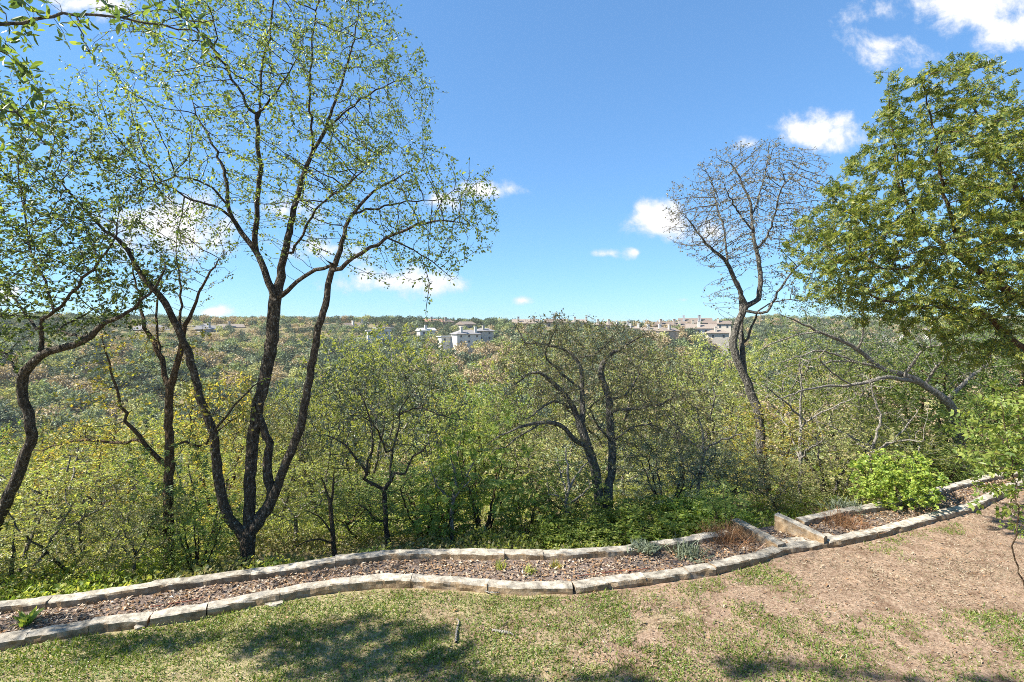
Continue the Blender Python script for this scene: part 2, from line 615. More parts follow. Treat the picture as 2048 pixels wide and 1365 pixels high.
edging('stone_edging', 'low near edging of pale limestone blocks curving between the lawn and the gravel bed', near_px,
       [-115, 65, 190, 308, 417, 560, 703, 826, 980, 1142, 1205, 1280, 1365, 1415, 1482, 1548, 1640, 1735, 1925, 2010, 2078], NEAR_Z, -0.06, 0.20, 11)
edging('stone_edging', 'far edging of limestone blocks along the gravel bed before the left and middle trees', rear_px,
       [-115, 110, 305, 505, 670, 760, 905, 1010, 1085, 1190, 1300, 1380, 1449], REAR_Z, -0.45, 0.20, 51)
edging('stone_edging', 'short mossy far edging behind the round leaved shrub on the right', rear2_px,
       [1590, 1680, 1760, 1850, 1940, 2058], REAR_Z, -0.45, 0.2, 81)


def lone_block(name, label, a, b, w, z0, z1a, z1b, seed):
    a = np.array(a, float)
    b = np.array(b, float)
    n = 8
    path = np.linspace(a, b, n)
    path[:, 2] = np.linspace(z1a, z1b, n)
    me = stone_block(path - np.array([a[0], a[1], 0]), w, z0, z1a, seed, 0.016)
    return link(name, me, None, (a[0], a[1], 0), label, 'stone block')


# pair of cross stones flanking the gap in the bed
pa = onplane([(1556, 1026)], 0.36)[0]
pb_ = onplane([(1655, 1070)], 0.22)[0]
lone_block('stone_block', 'tall upright cross stone with a dark brown stained side at the gap in the bed', pa, pb_, 0.15, -0.05, 0.36, 0.20, 201)
pa = onplane([(1478, 1036)], 0.26)[0]
pb_ = onplane([(1572, 1086)], 0.18)[0]
lone_block('stone_block', 'rough lower cross stone left of the gap beside the red dry grass', pa, pb_, 0.2, -0.05, 0.26, 0.18, 203)
pa = onplane([(1556, 1076)], 0.10)[0]
pb_ = onplane([(1655, 1066)], 0.10)[0]
lone_block('stone_block', 'low flat sill stone lying in the gap between the two cross stones', pa, pb_, 0.22, -0.05, 0.10, 0.10, 205)


# ------------------------------------------------------------------ tree machinery
def catmull(pts, step):
    pts = np.asarray(pts, float)
    if len(pts) < 3:
        n = max(2, int(np.linalg.norm(pts[-1, :3] - pts[0, :3]) / step) + 1)
        t = np.linspace(0, 1, n)[:, None]
        return pts[0] * (1 - t) + pts[-1] * t
    Q = np.vstack([2 * pts[0] - pts[1], pts, 2 * pts[-1] - pts[-2]])
    out = []
    for i in range(1, len(Q) - 2):
        n = max(1, int(round(np.linalg.norm(Q[i + 1, :3] - Q[i, :3]) / step)))
        t = np.arange(n)[:, None] / n
        p0, p1, p2, p3 = Q[i - 1], Q[i], Q[i + 1], Q[i + 2]
        out.append(0.5 * (2 * p1 + (p2 - p0) * t + (2 * p0 - 5 * p1 + 4 * p2 - p3) * t * t + (3 * p1 - p0 - 3 * p2 + p3) * t ** 3))
    out.append(pts[-1][None])
    return np.concatenate(out)


def in_blobs(blobs, n, rng, shell=0.35):
    vol = np.array([b[1][0] * b[1][1] * b[1][2] * (b[2] if len(b) > 2 else 1) for b in blobs], float)
    k = rng.choice(len(blobs), n, p=vol / vol.sum())
    d = unit(rng.normal(size=(n, 3)))
    r = rng.random(n) ** shell
    C = np.array([b[0] for b in blobs], float)[k]
    Rr = np.array([b[1] for b in blobs], float)[k]
    return C + d * r[:, None] * Rr


def grow(limbs, attr, step, di, dk, rng, iters=70, tip=0.004, expo=2.35, wob=0.25, droop=0.0):
    """limbs: list of (n,4) arrays xyz + radius. Space colonisation from the limbs towards attr."""
    pos, par, fixed = [], [], []
    for li, lb in enumerate(limbs):
        c = catmull(lb, step)
        c[:, 3] = np.maximum(c[:, 3], 0.004)
        if len(c) > 3:
            jt = rng.normal(0, 1, (len(c) - 2, 3)) * np.where(c[1:-1, 3:] > .035, .009, np.minimum(step * .11, c[1:-1, 3:] * .3 + .008))
            c[1:-1, :3] += jt
        if li == 0:
            prev = -1
            st = 0
        else:
            Pn = np.array(pos)
            dd = np.linalg.norm(Pn - c[0, :3], axis=1)
            prev = int(np.argmin(dd))
            st = 0 if dd[prev] > step * 1.2 else 1
        for k in range(st, len(c)):
            pos.append(c[k, :3].copy())
            par.append(prev)
            fixed.append(c[k, 3])
            prev = len(pos) - 1
    nfix = len(pos)
    pos = [np.array(pos)]
    par = list(par)
    A = np.array(attr)
    near = np.full(len(A), 1e9)
    nid = np.zeros(len(A), int)

    def upd(newP, base):
        for c0 in range(0, len(newP), 400):
            Q = newP[c0:c0 + 400].astype(np.float32)
            Af = A.astype(np.float32)
            D = (Q * Q).sum(1)[None] - 2 * Af @ Q.T
            j = D.argmin(1)
            d = np.linalg.norm(A - newP[c0 + j], axis=1)
            m = d < near
            near[m] = d[m]
            nid[m] = base + c0 + j[m]
    upd(pos[0], 0)
    allP = pos[0]
    fx = np.array(fixed)[nid]
    kp = near > np.where(fx > .03, 2.6 * step, np.where(fx > .012, 1.8 * step, 0))
    A, near, nid = A[kp], near[kp], nid[kp]
    kids = {}
    for it in range(iters):
        keep = near > dk
        A, near, nid = A[keep], near[keep], nid[keep]
        if len(A) == 0:
            break
        reach = di if it > 6 else di * 2.5
        act = near < reach
        if not act.any():
            act = near < di * 3
            if not act.any():
                break
        ids = nid[act]
        dv = unit(A[act] - allP[ids])
        acc = np.zeros((len(allP), 3))
        np.add.at(acc, ids, dv)
        src = np.unique(ids)
        dirs = unit(acc[src]) + rng.normal(0, wob, (len(src), 3))
        dirs[:, 2] -= droop
        newP = allP[src] + unit(dirs) * step
        ok = np.array([kids.get(int(s), 0) < 3 for s in src])
        # drop attractors that keep calling a saturated node
        if not ok.all():
            bad = np.isin(nid, src[~ok])
            near[bad & act] = 0
        src, newP = src[ok], newP[ok]
        if len(src) == 0:
            continue
        for s_ in src:
            kids[int(s_)] = kids.get(int(s_), 0) + 1
        base = len(allP)
        allP = np.vstack([allP, newP])
        par.extend(src.tolist())
        upd(newP, base)
        if base > 22000:
            break
    par = np.array(par)
    n = len(allP)
    rad = np.zeros(n)
    acc = np.zeros(n)
    haskid = np.zeros(n, bool)
    haskid[par[par >= 0]] = True
    for i in range(n - 1, -1, -1):
        r = acc[i] ** (1 / expo) if haskid[i] and acc[i] > 0 else tip
        if i < nfix:
            r = fixed[i]
        rad[i] = r
        if par[i] >= 0:
            acc[par[i]] += r ** expo
    for i in range(n):
        if par[i] >= 0 and i >= nfix:
            rad[i] = min(rad[i], rad[par[i]] * 0.92)
    return allP, par, np.maximum(rad, tip * .7), nfix


def tubes(Pn, par, rad, rng, knob=0.0, flare=True, minr=0.0):
    n = len(Pn)
    ch = [[] for _ in range(n)]
    roots = []
    for i in range(n):
        if par[i] >= 0:
            ch[par[i]].append(i)
        else:
            roots.append(i)
    Vs, Fs, base = [], {3: [], 4: []}, 0
    stack = [(r, -1) for r in roots]
    while stack:
        s, p = stack.pop()
        chain = [s]
        while ch[chain[-1]]:
            kids = sorted(ch[chain[-1]], key=lambda k: -rad[k])
            for k in kids[1:]:
                stack.append((k, chain[-1]))
            chain.append(kids[0])
        idx = np.array(chain)
        pts = Pn[idx]
        rr = rad[idx].copy()
        if p >= 0:
            pts = np.vstack([Pn[p], pts])
            rr = np.concatenate([[min(rr[0] * 1.15, rad[p] * .98)], rr])
        if len(pts) < 2:
            continue
        if minr and rr.max() < minr:
            continue
        rm = rr.max()
        ns = 12 if rm > .09 else 8 if rm > .035 else 5 if rm > .014 else 3
        rr[-1] *= 0.6
        if p < 0 and flare:
            hh = np.abs(pts[:, 2] - pts[0, 2])
            rr *= 1 + 0.30 * np.exp(-hh / (rm * 1.6))
        T = unit(np.gradient(pts, axis=0))
        mean = unit(T.sum(0))
        ref = np.cross(mean, rng.normal(size=3))
        ref = unit(ref)
        U = unit(ref[None] - (T @ ref)[:, None] * T)
        Wv = np.cross(T, U)
        a = np.arange(ns) * 2 * math.pi / ns
        rk = rr[:, None] * np.ones((1, ns))
        if knob and ns >= 8:
            rk = rk * (1 + knob * rng.normal(0, 1, (len(rr), ns)) + 0.10 * np.sin(a * 2 + 1.3)[None])
        Vc = pts[:, None] + rk[..., None] * (np.cos(a)[None, :, None] * U[:, None] + np.sin(a)[None, :, None] * Wv[:, None])
        m = len(pts)
        i, j = np.meshgrid(np.arange(m - 1), np.arange(ns), indexing='ij')
        q = np.stack([i * ns + j, i * ns + (j + 1) % ns, (i + 1) * ns + (j + 1) % ns, (i + 1) * ns + j], -1).reshape(-1, 4)
        Vs.append(Vc.reshape(-1, 3))
        Fs[4].append(q + base)
        base += m * ns
    return np.concatenate(Vs), np.concatenate(Fs[4])


# leaf templates: y along the leaf, x across, z normal
def rhomb(w=.28, fold=.07, mid=.42, droop=-.06):
    return np.array([(0, 0, 0), (w, mid, fold), (0, 1, droop), (-w, mid, fold)], float), np.array([[0, 1, 2, 3]])


def broad(w=.42):
    v = [(0, 0, 0), (w * .8, .22, .05), (w, .5, .07), (w * .55, .8, .03), (0, 1, -.08), (-w * .55, .8, .03), (-w, .5, .07), (-w * .8, .22, .05), (0, .5, -.02)]
    f = [[0, 1, 2, 8], [8, 2, 3, 4], [8, 4, 5, 6], [0, 8, 6, 7]]
    return np.array(v, float), np.array(f)


def oaklong():
    v = [(0, 0, 0), (.12, .18, .02), (.2, .5, .04), (.13, .82, .0), (0, 1, -.07), (-.13, .82, .0), (-.2, .5, .04), (-.12, .18, .02), (0, .5, -.02)]
    f = [[0, 1, 2, 8], [8, 2, 3, 4], [8, 4, 5, 6], [0, 8, 6, 7]]
    return np.array(v, float), np.array(f)


def pinnate(pairs=4, ll=.36, w=.075, fan=55):
    V, Fc = [], []
    lv, lf = rhomb(w / ll, .05)
    k = 0
    items = [((0, 1 - ll * .9), 0)]
    for i in range(pairs):
        y = .12 + (1 - ll * .8 - .12) * i / max(pairs - 1, 1)
        items += [((0, y), fan), ((0, y), -fan)]
    for (x, y), ang in items:
        a = R(ang)
        q = lv * ll
        vx = q[:, 0] * math.cos(a) + q[:, 1] * math.sin(a)
        vy = -q[:, 0] * math.sin(a) + q[:, 1] * math.cos(a)
        vz = q[:, 2] - 0.12 * (np.abs(vx)) - 0.10 * (y + vy) ** 2
        V.append(np.stack([vx + x, vy + y, vz], 1))
        Fc.append(lf + k)
        k += len(lv)
    return np.concatenate(V), np.concatenate(Fc)


def bunch(n=4, seed=0, leaf=None, spread=1.0):
    rng = np.random.default_rng(seed)
    lv, lf = leaf or rhomb(.3)
    V, Fc, k = [], [], 0
    for i in range(n):
        ax = unit(rng.normal(size=3) + np.array([0, .8, 0]))
        nr = unit(np.cross(ax, rng.normal(size=3)))
        sd_ = np.cross(ax, nr)
        s = rng.uniform(.6, 1)
        V.append((lv[:, :1] * sd_ + lv[:, 1:2] * ax + lv[:, 2:] * nr) * s + ax * rng.uniform(0, .6) * spread)
        Fc.append(lf + k)
        k += len(lv)
    return np.concatenate(V), np.concatenate(Fc)


def scatter(tmpl, pos, axis, nrm, scale):
    tv, tf = tmpl
    axis = unit(axis)
    side = unit(np.cross(axis, nrm))
    nrm = np.cross(side, axis)
    V = pos[:, None] + scale[:, None, None] * (tv[None, :, :1] * side[:, None] + tv[None, :, 1:2] * axis[:, None] + tv[None, :, 2:] * nrm[:, None])
    n, k = len(pos), len(tv)
    Fc = tf[None] + (np.arange(n) * k)[:, None, None]
    return V.reshape(-1, 3), Fc.reshape(-1, tf.shape[1])


def leaves_on(Pn, par, rad, rng, tmpl, size, per, rmax, jit=.5, up=.6, droop=.25, spread=.10, keep=None):
    idx = np.where((rad < rmax) & (par >= 0))[0]
    if keep is not None:
        idx = idx[keep(Pn[idx])]
    k = rng.poisson(per, len(idx))
    ii = np.repeat(idx, k)
    t = rng.random(len(ii))[:, None]
    base = Pn[ii] * t + Pn[par[ii]] * (1 - t)
    bd = unit(Pn[ii] - Pn[par[ii]])
    ax = unit(bd * .7 + rng.normal(0, .8, (len(ii), 3)) - np.array([0, 0, droop]))
    pos = base + unit(rng.normal(size=(len(ii), 3))) * spread * rng.random((len(ii), 1))
    nr = unit(rng.normal(size=(len(ii), 3)) + np.array([0, 0, up]))
    sc = size * rng.uniform(1 - jit, 1 + jit * .6, len(ii))
    return scatter(tmpl, pos, ax, nr, sc)


LW = 0.88


def limb_px(pts, d0, d1=None, scale_r=1.0):
    """traced limb (column, row, width in px) at its own depth; depth runs from d0 to d1"""
    d1 = d0 if d1 is None else d1
    n = len(pts)
    out = []
    for i, (px, py, w) in enumerate(pts):
        d = d0 + (d1 - d0) * i / max(n - 1, 1)
        p = P(px, py, d)
        if w < 14:
            w = w * (.62 + .38 * w / 14)
        if i == n - 1 and w <= 3:
            w = 1.0
        out.append((p[0], p[1], p[2], w * LW * .5 / 1024 * d * scale_r))
    return np.array(out)


def blob_px(px, py, d, rx, ry, rd, w=1.0):
    return (P(px, py, d), (rx / 1024 * d, rd, ry / 1024 * d), w)


def make_tree(limbs, blobs, seed, natt, step, di, dk, leafspecs, barkm, tip=.004, wob=.13, iters=80, droop=0., base=None, knob=.035, expo=2.35, shell=.35, minr=0.0, clear=0.0):
    """returns (trunk mesh, crown mesh, base)"""
    rng = np.random.default_rng(seed)
    attr = in_blobs(blobs, natt, rng, shell)
    Pn, par, rad, nfix = grow(limbs, attr, step, di, dk, rng, iters, tip, expo, wob, droop)
    if base is None:
        base = Pn[0].copy()
    thick = np.where(rad > .022)[0]
    near_thick = np.zeros(len(Pn), bool)
    if clear and len(thick):
        kd = KDTree(len(thick))
        for q_, t_ in enumerate(thick):
            kd.insert(Pn[t_], q_)
        kd.balance()
        near_thick = np.array([kd.find(p_)[2] < clear for p_ in Pn])
    Pn = Pn - base
    tv, tf = tubes(Pn, par, rad, rng, knob, minr=minr)
    tm = mesh_data('trunk', tv, tf, barkm, True)
    crowns = []
    for sp in leafspecs:
        kw = dict(sp)
        m = kw.pop('mat')
        keep = kw.pop('keep', None)
        nm = kw.pop('name', 'crown')
        if keep is not None:
            kk = keep
            keep = lambda q, kk=kk: kk(q + base, rng)
        lv, lf = leaves_on(Pn, par, np.where(near_thick, 1.0, rad), rng, keep=keep, **kw)
        crowns.append((nm, mesh_data(nm, lv, lf, m)))
    return tm, crowns, base


def place_tree(name, label, cat, tree, loc=None, rot=0, scale=(1, 1, 1), group=None):
    tm, crowns, base = tree
    root = link(name, None, None, tuple(base) if loc is None else loc, label, cat, group)
    root.rotation_euler = (0, 0, rot)
    root.scale = scale
    link('trunk', tm, root)
    for nm, c in crowns:
        link(nm, c, root)
    return root


# ------------------------------------------------------------------ leaf and bark materials
BK_DARK = bark_mat('bark_dark', (0.022, 0.017, 0.012), (0.075, 0.060, 0.044), (0.18, 0.155, 0.12), .7)
BK_GREY = bark_mat('bark_grey', (0.035, 0.031, 0.025), (0.13, 0.12, 0.10), (0.30, 0.28, 0.24), .9)
BK_PALE = bark_mat('bark_pale', (0.10, 0.088, 0.072), (0.28, 0.255, 0.215), (0.48, 0.45, 0.40), .7)
BK_BROWN = bark_mat('bark_brown', (0.035, 0.022, 0.012), (0.10, 0.068, 0.04), (0.19, 0.14, 0.09), .3)

LM_ELM = leaf_mat('leaf_elm', [(.03, .05, .015), (.05, .08, .018), (.09, .125, .022), (.15, .18, .03), (.04, .06, .02), (.20, .22, .035)], .34, 1.7)
LM_OAKD = leaf_mat('leaf_oak_dark', [(.028, .048, .016), (.05, .075, .022), (.075, .105, .028), (.12, .14, .04)], .38, 1.8, .5, .3)
LM_GREY = leaf_mat('leaf_grey_green', [(.055, .075, .035), (.085, .105, .05), (.12, .14, .07), (.06, .07, .045)], .3, 1.3, .4, .5)
LM_GREYD = leaf_mat('leaf_grey_dark', [(.035, .048, .024), (.055, .07, .034), (.08, .095, .048), (.10, .11, .06)], .28, 1.3, .4, .4)
LM_OLIVED = leaf_mat('leaf_olive_dark', [(.05, .052, .022), (.085, .08, .03), (.12, .10, .045), (.07, .08, .028), (.14, .105, .05), (.05, .065, .025)], .3, 1.4)
LM_YG = leaf_mat('leaf_yellow_green', [(.09, .12, .026), (.15, .175, .036), (.21, .22, .05), (.115, .14, .036), (.24, .22, .06)], .48, 1.6)
LM_GOLD = leaf_mat('leaf_gold', [(.24, .20, .03), (.30, .25, .04), (.17, .17, .035), (.24, .17, .05), (.13, .15, .03), (.16, .18, .03)], .45, 1.4)
LM_OLIVE = leaf_mat('leaf_olive_brown', [(.085, .09, .03), (.13, .135, .045), (.17, .155, .055), (.11, .125, .035), (.19, .15, .065), (.08, .105, .03), (.14, .155, .045)], .35, 1.4)
LM_GREEN = leaf_mat('leaf_green', [(.05, .08, .02), (.08, .118, .026), (.115, .15, .032), (.155, .178, .045)], .45, 1.6)
LM_FRESH = leaf_mat('leaf_fresh', [(.065, .105, .018), (.11, .155, .025), (.16, .20, .035), (.21, .225, .045)], .45, 1.5)
LM_PINN = leaf_mat('leaf_pinnate', [(.022, .042, .012), (.045, .078, .017), (.085, .12, .022), (.15, .17, .03), (.035, .06, .016), (.20, .20, .035), (.06, .09, .02)], .4, 1.7, gain=(1.62, 1.55, 1.5))
LM_PALE = leaf_mat('leaf_pale_twig', [(.08, .078, .058), (.125, .12, .088), (.095, .10, .058), (.14, .13, .095)], .3, 1.2)
LM_SAGE = leaf_mat('leaf_sage', [(.13, .155, .10), (.19, .215, .14), (.10, .125, .07)], .25, 1.2, gain=(1.2, 1.2, 1.2))
LM_RUST = leaf_mat('leaf_rust', [(.24, .105, .045), (.32, .16, .065), (.17, .08, .04), (.33, .22, .12)], .25, 1.2, gain=(1, 1, 1))
LM_LIVE = leaf_mat('leaf_live_oak', [(.03, .055, .015), (.05, .085, .02), (.09, .13, .025), (.14, .17, .03)], .4, 2.0, .35, .5)

print('setup done')

# ------------------------------------------------------------------ traced trees
T_RH = rhomb()
T_OAK = rhomb(.24, .06)
T_BROAD = broad()
T_LONG = oaklong()

LW = .72
# --- A: the big four stemmed elm on the left
D = 9.6
limbs = [
    limb_px([(492, 1165, 44), (493, 1130, 42), (494, 1095, 42), (497, 1064, 40)], D),
    limb_px([(490, 1078, 30), (476, 1058, 27), (450, 1022, 26), (438, 962, 24), (430, 900, 23), (427, 865, 22), (410, 822, 20), (391, 758, 19), (374, 699, 18), (353, 652, 17), (331, 605, 16), (309, 578, 14), (281, 548, 12), (248, 492, 11), (211, 459, 9), (183, 431, 8), (141, 389, 6), (105, 350, 5), (60, 330, 3)], D, D - .7),
    limb_px([(497, 1075, 30), (499, 1005, 28), (501, 941, 28), (507, 877, 29), (514, 820, 29), (527, 771, 30), (538, 720, 30), (545, 664, 30), (550, 612, 31), (553, 585, 30)], D, D + .5),
    limb_px([(497, 1070, 34), (522, 1035, 33), (544, 1000, 32), (538, 962, 26), (533, 920, 24), (538, 888, 22), (526, 858, 21), (517, 824, 19)], D, D + .2),
    limb_px([(544, 1003, 25), (561, 954, 23), (582, 903, 22), (603, 848, 22), (612, 792, 20), (620, 750, 20), (629, 703, 19), (637, 656, 18), (651, 610, 17), (660, 555, 16), (675, 516, 14), (689, 469, 12), (708, 427, 10), (741, 389, 8), (787, 361, 6), (825, 337, 4)], D, D - .4),
    limb_px([(433, 856, 9), (459, 826, 8), (484, 792, 7), (518, 765, 5), (545, 752, 3)], D - .3, D - .9),
    limb_px([(553, 590, 24), (539, 567, 20), (525, 530, 18), (511, 502, 17), (483, 464, 15), (459, 422, 12), (450, 352, 10), (427, 291, 8), (399, 240, 6), (380, 180, 4)], D + .4, D + 1.0),
    limb_px([(459, 424, 9), (417, 408, 8), (380, 399, 7), (328, 370, 6), (281, 356, 5), (244, 338, 4), (216, 305, 3)], D + .6, D + .2),
    limb_px([(470, 440, 8), (425, 375, 7), (366, 356, 6), (309, 370, 5), (270, 410, 4)], D + .6, D - 1.2),
    limb_px([(556, 585, 25), (567, 520, 19), (581, 450, 16), (600, 375, 13), (619, 319, 11), (647, 263, 10), (670, 202, 8), (698, 117, 6), (715, 40, 4), (725, -60, 3)], D + .5, D + 1.0),
    limb_px([(511, 502, 16), (513, 422, 14), (520, 352, 13), (516, 281, 12), (516, 244, 11), (492, 206, 9), (464, 159, 8), (436, 113, 7), (403, 70, 6), (370, 10, 5), (345, -60, 3)], D + .6, D - .3),
    limb_px([(516, 244, 9), (519, 197, 9), (522, 141, 8), (539, 75, 7), (546, 0, 6), (555, -110, 4)], D + .3, D + .8),
    limb_px([(517, 230, 8), (544, 197, 7), (572, 159, 5), (600, 100, 4), (612, 40, 3)], D + .2, D - .8),
    limb_px([(628, 300, 8), (622, 240, 8), (619, 188, 7), (623, 94, 6), (635, 9, 5), (640, -80, 3)], D + .7, D - .2),
    limb_px([(647, 265, 8), (675, 236, 7), (708, 211, 6), (731, 192, 6), (787, 164, 4), (844, 155, 3)], D + .8, D + 1.8),
    limb_px([(586, 506, 9), (623, 436, 8), (647, 403, 7), (700, 366, 6), (745, 320, 4), (790, 270, 3)], D + .5, D - .9),
    limb_px([(565, 590, 14), (595, 563, 12), (633, 539, 11), (666, 530, 10)], D + .4, D - .3),
    limb_px([(668, 550, 13), (708, 516, 11), (755, 488, 10), (802, 464, 9), (853, 445, 7), (905, 443, 5), (950, 452, 3)], D - .3, D - 1.0),
    limb_px([(780, 476, 7), (830, 500, 5), (880, 535, 4), (905, 560, 3)], D - .6, D - .2),
    limb_px([(838, 500, 4), (850, 535, 3.5), (857, 570, 3.5), (853, 610, 3.2), (856, 645, 3)], D - .3, D - .3),
    limb_px([(708, 425, 8), (745, 420, 7), (800, 405, 6), (880, 400, 4), (960, 405, 3)], D - .4, D + .8),
]
blobs = [blob_px(560, 210, D, 320, 310, 3.0), blob_px(800, 420, D, 215, 150, 2.2, 1.3), blob_px(250, 400, D, 240, 200, 2.0, .8),
         blob_px(480, -80, D, 330, 200, 2.4, .7), blob_px(820, 520, D, 130, 60, 1.4), blob_px(855, 605, D - .3, 10, 35, .08, 8), blob_px(900, 430, D, 120, 100, 1.5, 1.3), blob_px(170, 250, D - .5, 150, 120, 1.3, .8), blob_px(660, 350, 8.1, 110, 60, .8, 2), blob_px(700, 200, D, 200, 180, 2.0, .7)]
elm = make_tree(limbs, blobs, 11, 8200, .15, 1.1, .19,
                [dict(mat=LM_ELM, tmpl=bunch(3, 3, rhomb(.27)), size=.075, per=1.9, rmax=.0085, spread=.10, droop=.5)], BK_DARK, tip=.0042, droop=.04, clear=.34, expo=2.15)
place_tree('elm_tree', 'tall four stemmed elm with sparse yellow green leaves behind the left edging', 'tree', elm)

LW = .85
# --- B: dark evergreen oak at the left border
D = 8.6
limbs = [
    limb_px([(-45, 1120, 34), (-12, 1055, 28), (26, 975, 26), (47, 920, 25), (64, 873, 24), (56, 827, 22), (44, 784, 22), (47, 750, 24), (68, 725, 21), (98, 703, 19), (149, 690, 17), (183, 674, 15), (213, 644, 13), (255, 622, 10), (298, 588, 8), (330, 540, 5)], D, D - .4),
    limb_px([(104, 700, 12), (84, 678, 10), (86, 640, 10), (109, 623, 9), (137, 600, 8), (155, 572, 8), (200, 520, 7), (230, 470, 5), (240, 400, 4)], D - .1, D - .9),
    limb_px([(84, 665, 8), (60, 640, 7), (30, 600, 6), (0, 560, 5), (-30, 500, 4)], D - .2, D + .8),
    limb_px([(183, 674, 8), (140, 670, 7), (120, 655, 6), (170, 630, 5), (220, 600, 4)], D - .3, D + 1.0),
    limb_px([(109, 623, 7), (90, 560, 7), (60, 500, 6), (50, 430, 5), (30, 360, 4)], D - .4, D + .4),
    limb_px([(45, 760, 8), (20, 720, 7), (-10, 690, 5)], D, D + .5),
]
blobs = [blob_px(120, 590, D, 170, 110, 1.8, 1.5), blob_px(200, 530, D, 150, 110, 1.5, 1.2), blob_px(40, 480, D, 150, 180, 1.6), blob_px(30, 680, D, 60, 50, .8, 1.5),
         blob_px(150, 340, D, 170, 150, 1.4, 1.0), blob_px(60, 250, D, 120, 90, 1.0, .8), blob_px(-120, 560, D, 120, 200, 1.6), blob_px(90, 490, 7.9, 160, 95, .9, 1.5)]
oak = make_tree(limbs, blobs, 12, 5200, .16, .9, .20,
                [dict(mat=LM_OAKD, tmpl=bunch(3, 4, rhomb(.3)), size=.07, per=2.5, rmax=.008, spread=.10)], BK_DARK, tip=.0036)
place_tree('oak_tree', 'dark leaved evergreen oak with bent trunk leaning in at the left border', 'tree', oak)

# --- C: slim tree with gold leaves between the oak and the elm
D = 9.7
limbs = [
    limb_px([(336, 1165, 25), (338, 1090, 23), (336, 1005, 22), (338, 920, 20), (338, 835, 18), (340, 775, 17), (352, 741, 14), (363, 686, 13), (371, 652, 11), (384, 620, 9), (400, 584, 7), (422, 544, 6), (450, 506, 4)], D, D - .3),
    limb_px([(340, 778, 14), (331, 750, 12), (323, 720, 12), (306, 686, 11), (293, 656, 9), (281, 605, 7), (270, 560, 5), (262, 500, 3)], D, D + .7),
    limb_px([(318, 712, 8), (314, 652, 7), (313, 605, 6), (325, 560, 4), (320, 500, 3)], D + .2, D + .9),
    limb_px([(366, 676, 9), (361, 650, 8), (360, 609, 7), (361, 562, 6), (352, 516, 4), (356, 450, 3)], D - .2, D + .5),
    limb_px([(337, 935, 13), (306, 908, 12), (280, 873, 11), (255, 843, 10), (238, 792, 8), (221, 741, 7), (212, 707, 5), (205, 670, 3)], D, D - .6),
    limb_px([(285, 882, 8), (250, 884, 8), (221, 886, 8), (161, 882, 7), (119, 890, 6), (72, 903, 4), (40, 890, 3)], D - .2, D + .8),
    limb_px([(338, 900, 8), (370, 880, 7), (400, 893, 7), (421, 873, 6), (450, 850, 4), (500, 820, 3)], D, D - .2),
    limb_px([(337, 1060, 9), (310, 1055, 7), (280, 1062, 5), (255, 1050, 3)], D, D - .3),
]
blobs = [blob_px(345, 500, D, 120, 120, 1.3), blob_px(235, 790, D, 90, 130, 1.1, 1.3), blob_px(150, 880, D, 100, 50, .9), blob_px(430, 830, D, 110, 90, 1.2, 1.2),
         blob_px(335, 960, D, 80, 110, .8, 1.2), blob_px(350, 700, D, 90, 80, 1.0, .5)]
upper = lambda q, r: (q[:, 2] > P(0, 660, 9.7)[2])
lower = lambda q, r: (q[:, 2] <= P(0, 640, 9.7)[2]) & (np.abs(1024 + q[:, 0] / q[:, 1] * 1024 - 338) > 28)
vine = lambda q, r: (q[:, 2] <= P(0, 880, 9.7)[2]) & (np.abs(1024 + q[:, 0] / q[:, 1] * 1024 - 340) < 75)
slim = make_tree(limbs, blobs, 13, 2600, .16, 1.0, .22,
                 [dict(mat=LM_OLIVE, tmpl=rhomb(.26), size=.055, per=2.4, rmax=.008, spread=.07, keep=upper),
                  dict(mat=LM_GOLD, tmpl=bunch(2, 5, rhomb(.36)), size=.075, per=1.6, rmax=.009, spread=.14, keep=lower),
                  dict(mat=LM_OAKD, tmpl=pinnate(3, .4, .11), size=.17, per=1.5, rmax=.03, spread=.25, keep=vine, name='climbing_vine')], BK_BROWN, tip=.0038)
place_tree('elm_tree', 'slim tree with golden lower leaves and vine wrapped trunk between dark oak and elm', 'tree', slim)

# --- D: small round grey green oak in the middle left
D = 10.7
limbs = [
    limb_px([(778, 1110, 17), (773, 1060, 13), (771, 1030, 13), (770, 993, 13), (768, 980, 13)], D),
    limb_px([(768, 982, 9), (745, 967, 9), (731, 957, 8), (730, 940, 8), (714, 921, 7), (695, 894, 6), (672, 879, 5), (640, 870, 3)], D, D - .8),
    limb_px([(768, 982, 11), (783, 959, 10), (790, 948, 8), (810, 946, 7), (825, 915, 6), (844, 902, 5), (870, 870, 4)], D, D - .3),
    limb_px([(784, 955, 8), (781, 935, 7), (781, 917, 7), (795, 870, 6), (800, 820, 5), (830, 780, 4), (844, 757, 3)], D, D + .8),
    limb_px([(731, 950, 7), (745, 890, 6), (740, 840, 5), (720, 790, 4), (700, 760, 3)], D - .3, D + .6),
    limb_px([(764, 1051, 6), (745, 1032, 6), (733, 1016, 5), (718, 1009, 4), (690, 1015, 3)], D, D + .4),
    limb_px([(772, 905, 6), (755, 860, 5), (730, 835, 4), (690, 830, 3)], D + .1, D - 1.2),
    limb_px([(800, 830, 6), (835, 815, 5), (880, 830, 4), (920, 840, 3)], D + .3, D - .8),
]
blobs = [blob_px(775, 810, D, 180, 105, 1.9), blob_px(700, 880, D, 90, 55, 1.2), blob_px(840, 880, D, 85, 55, 1.2)]
t = make_tree(limbs, blobs, 14, 2600, .15, .8, .17,
              [dict(mat=LM_GREYD, tmpl=bunch(3, 6, rhomb(.24)), size=.055, per=2.8, rmax=.008, spread=.08)], BK_DARK, tip=.0036)
place_tree('oak_tree', 'small round grey green oak with a thin straight trunk in the middle of the edging', 'tree', t)

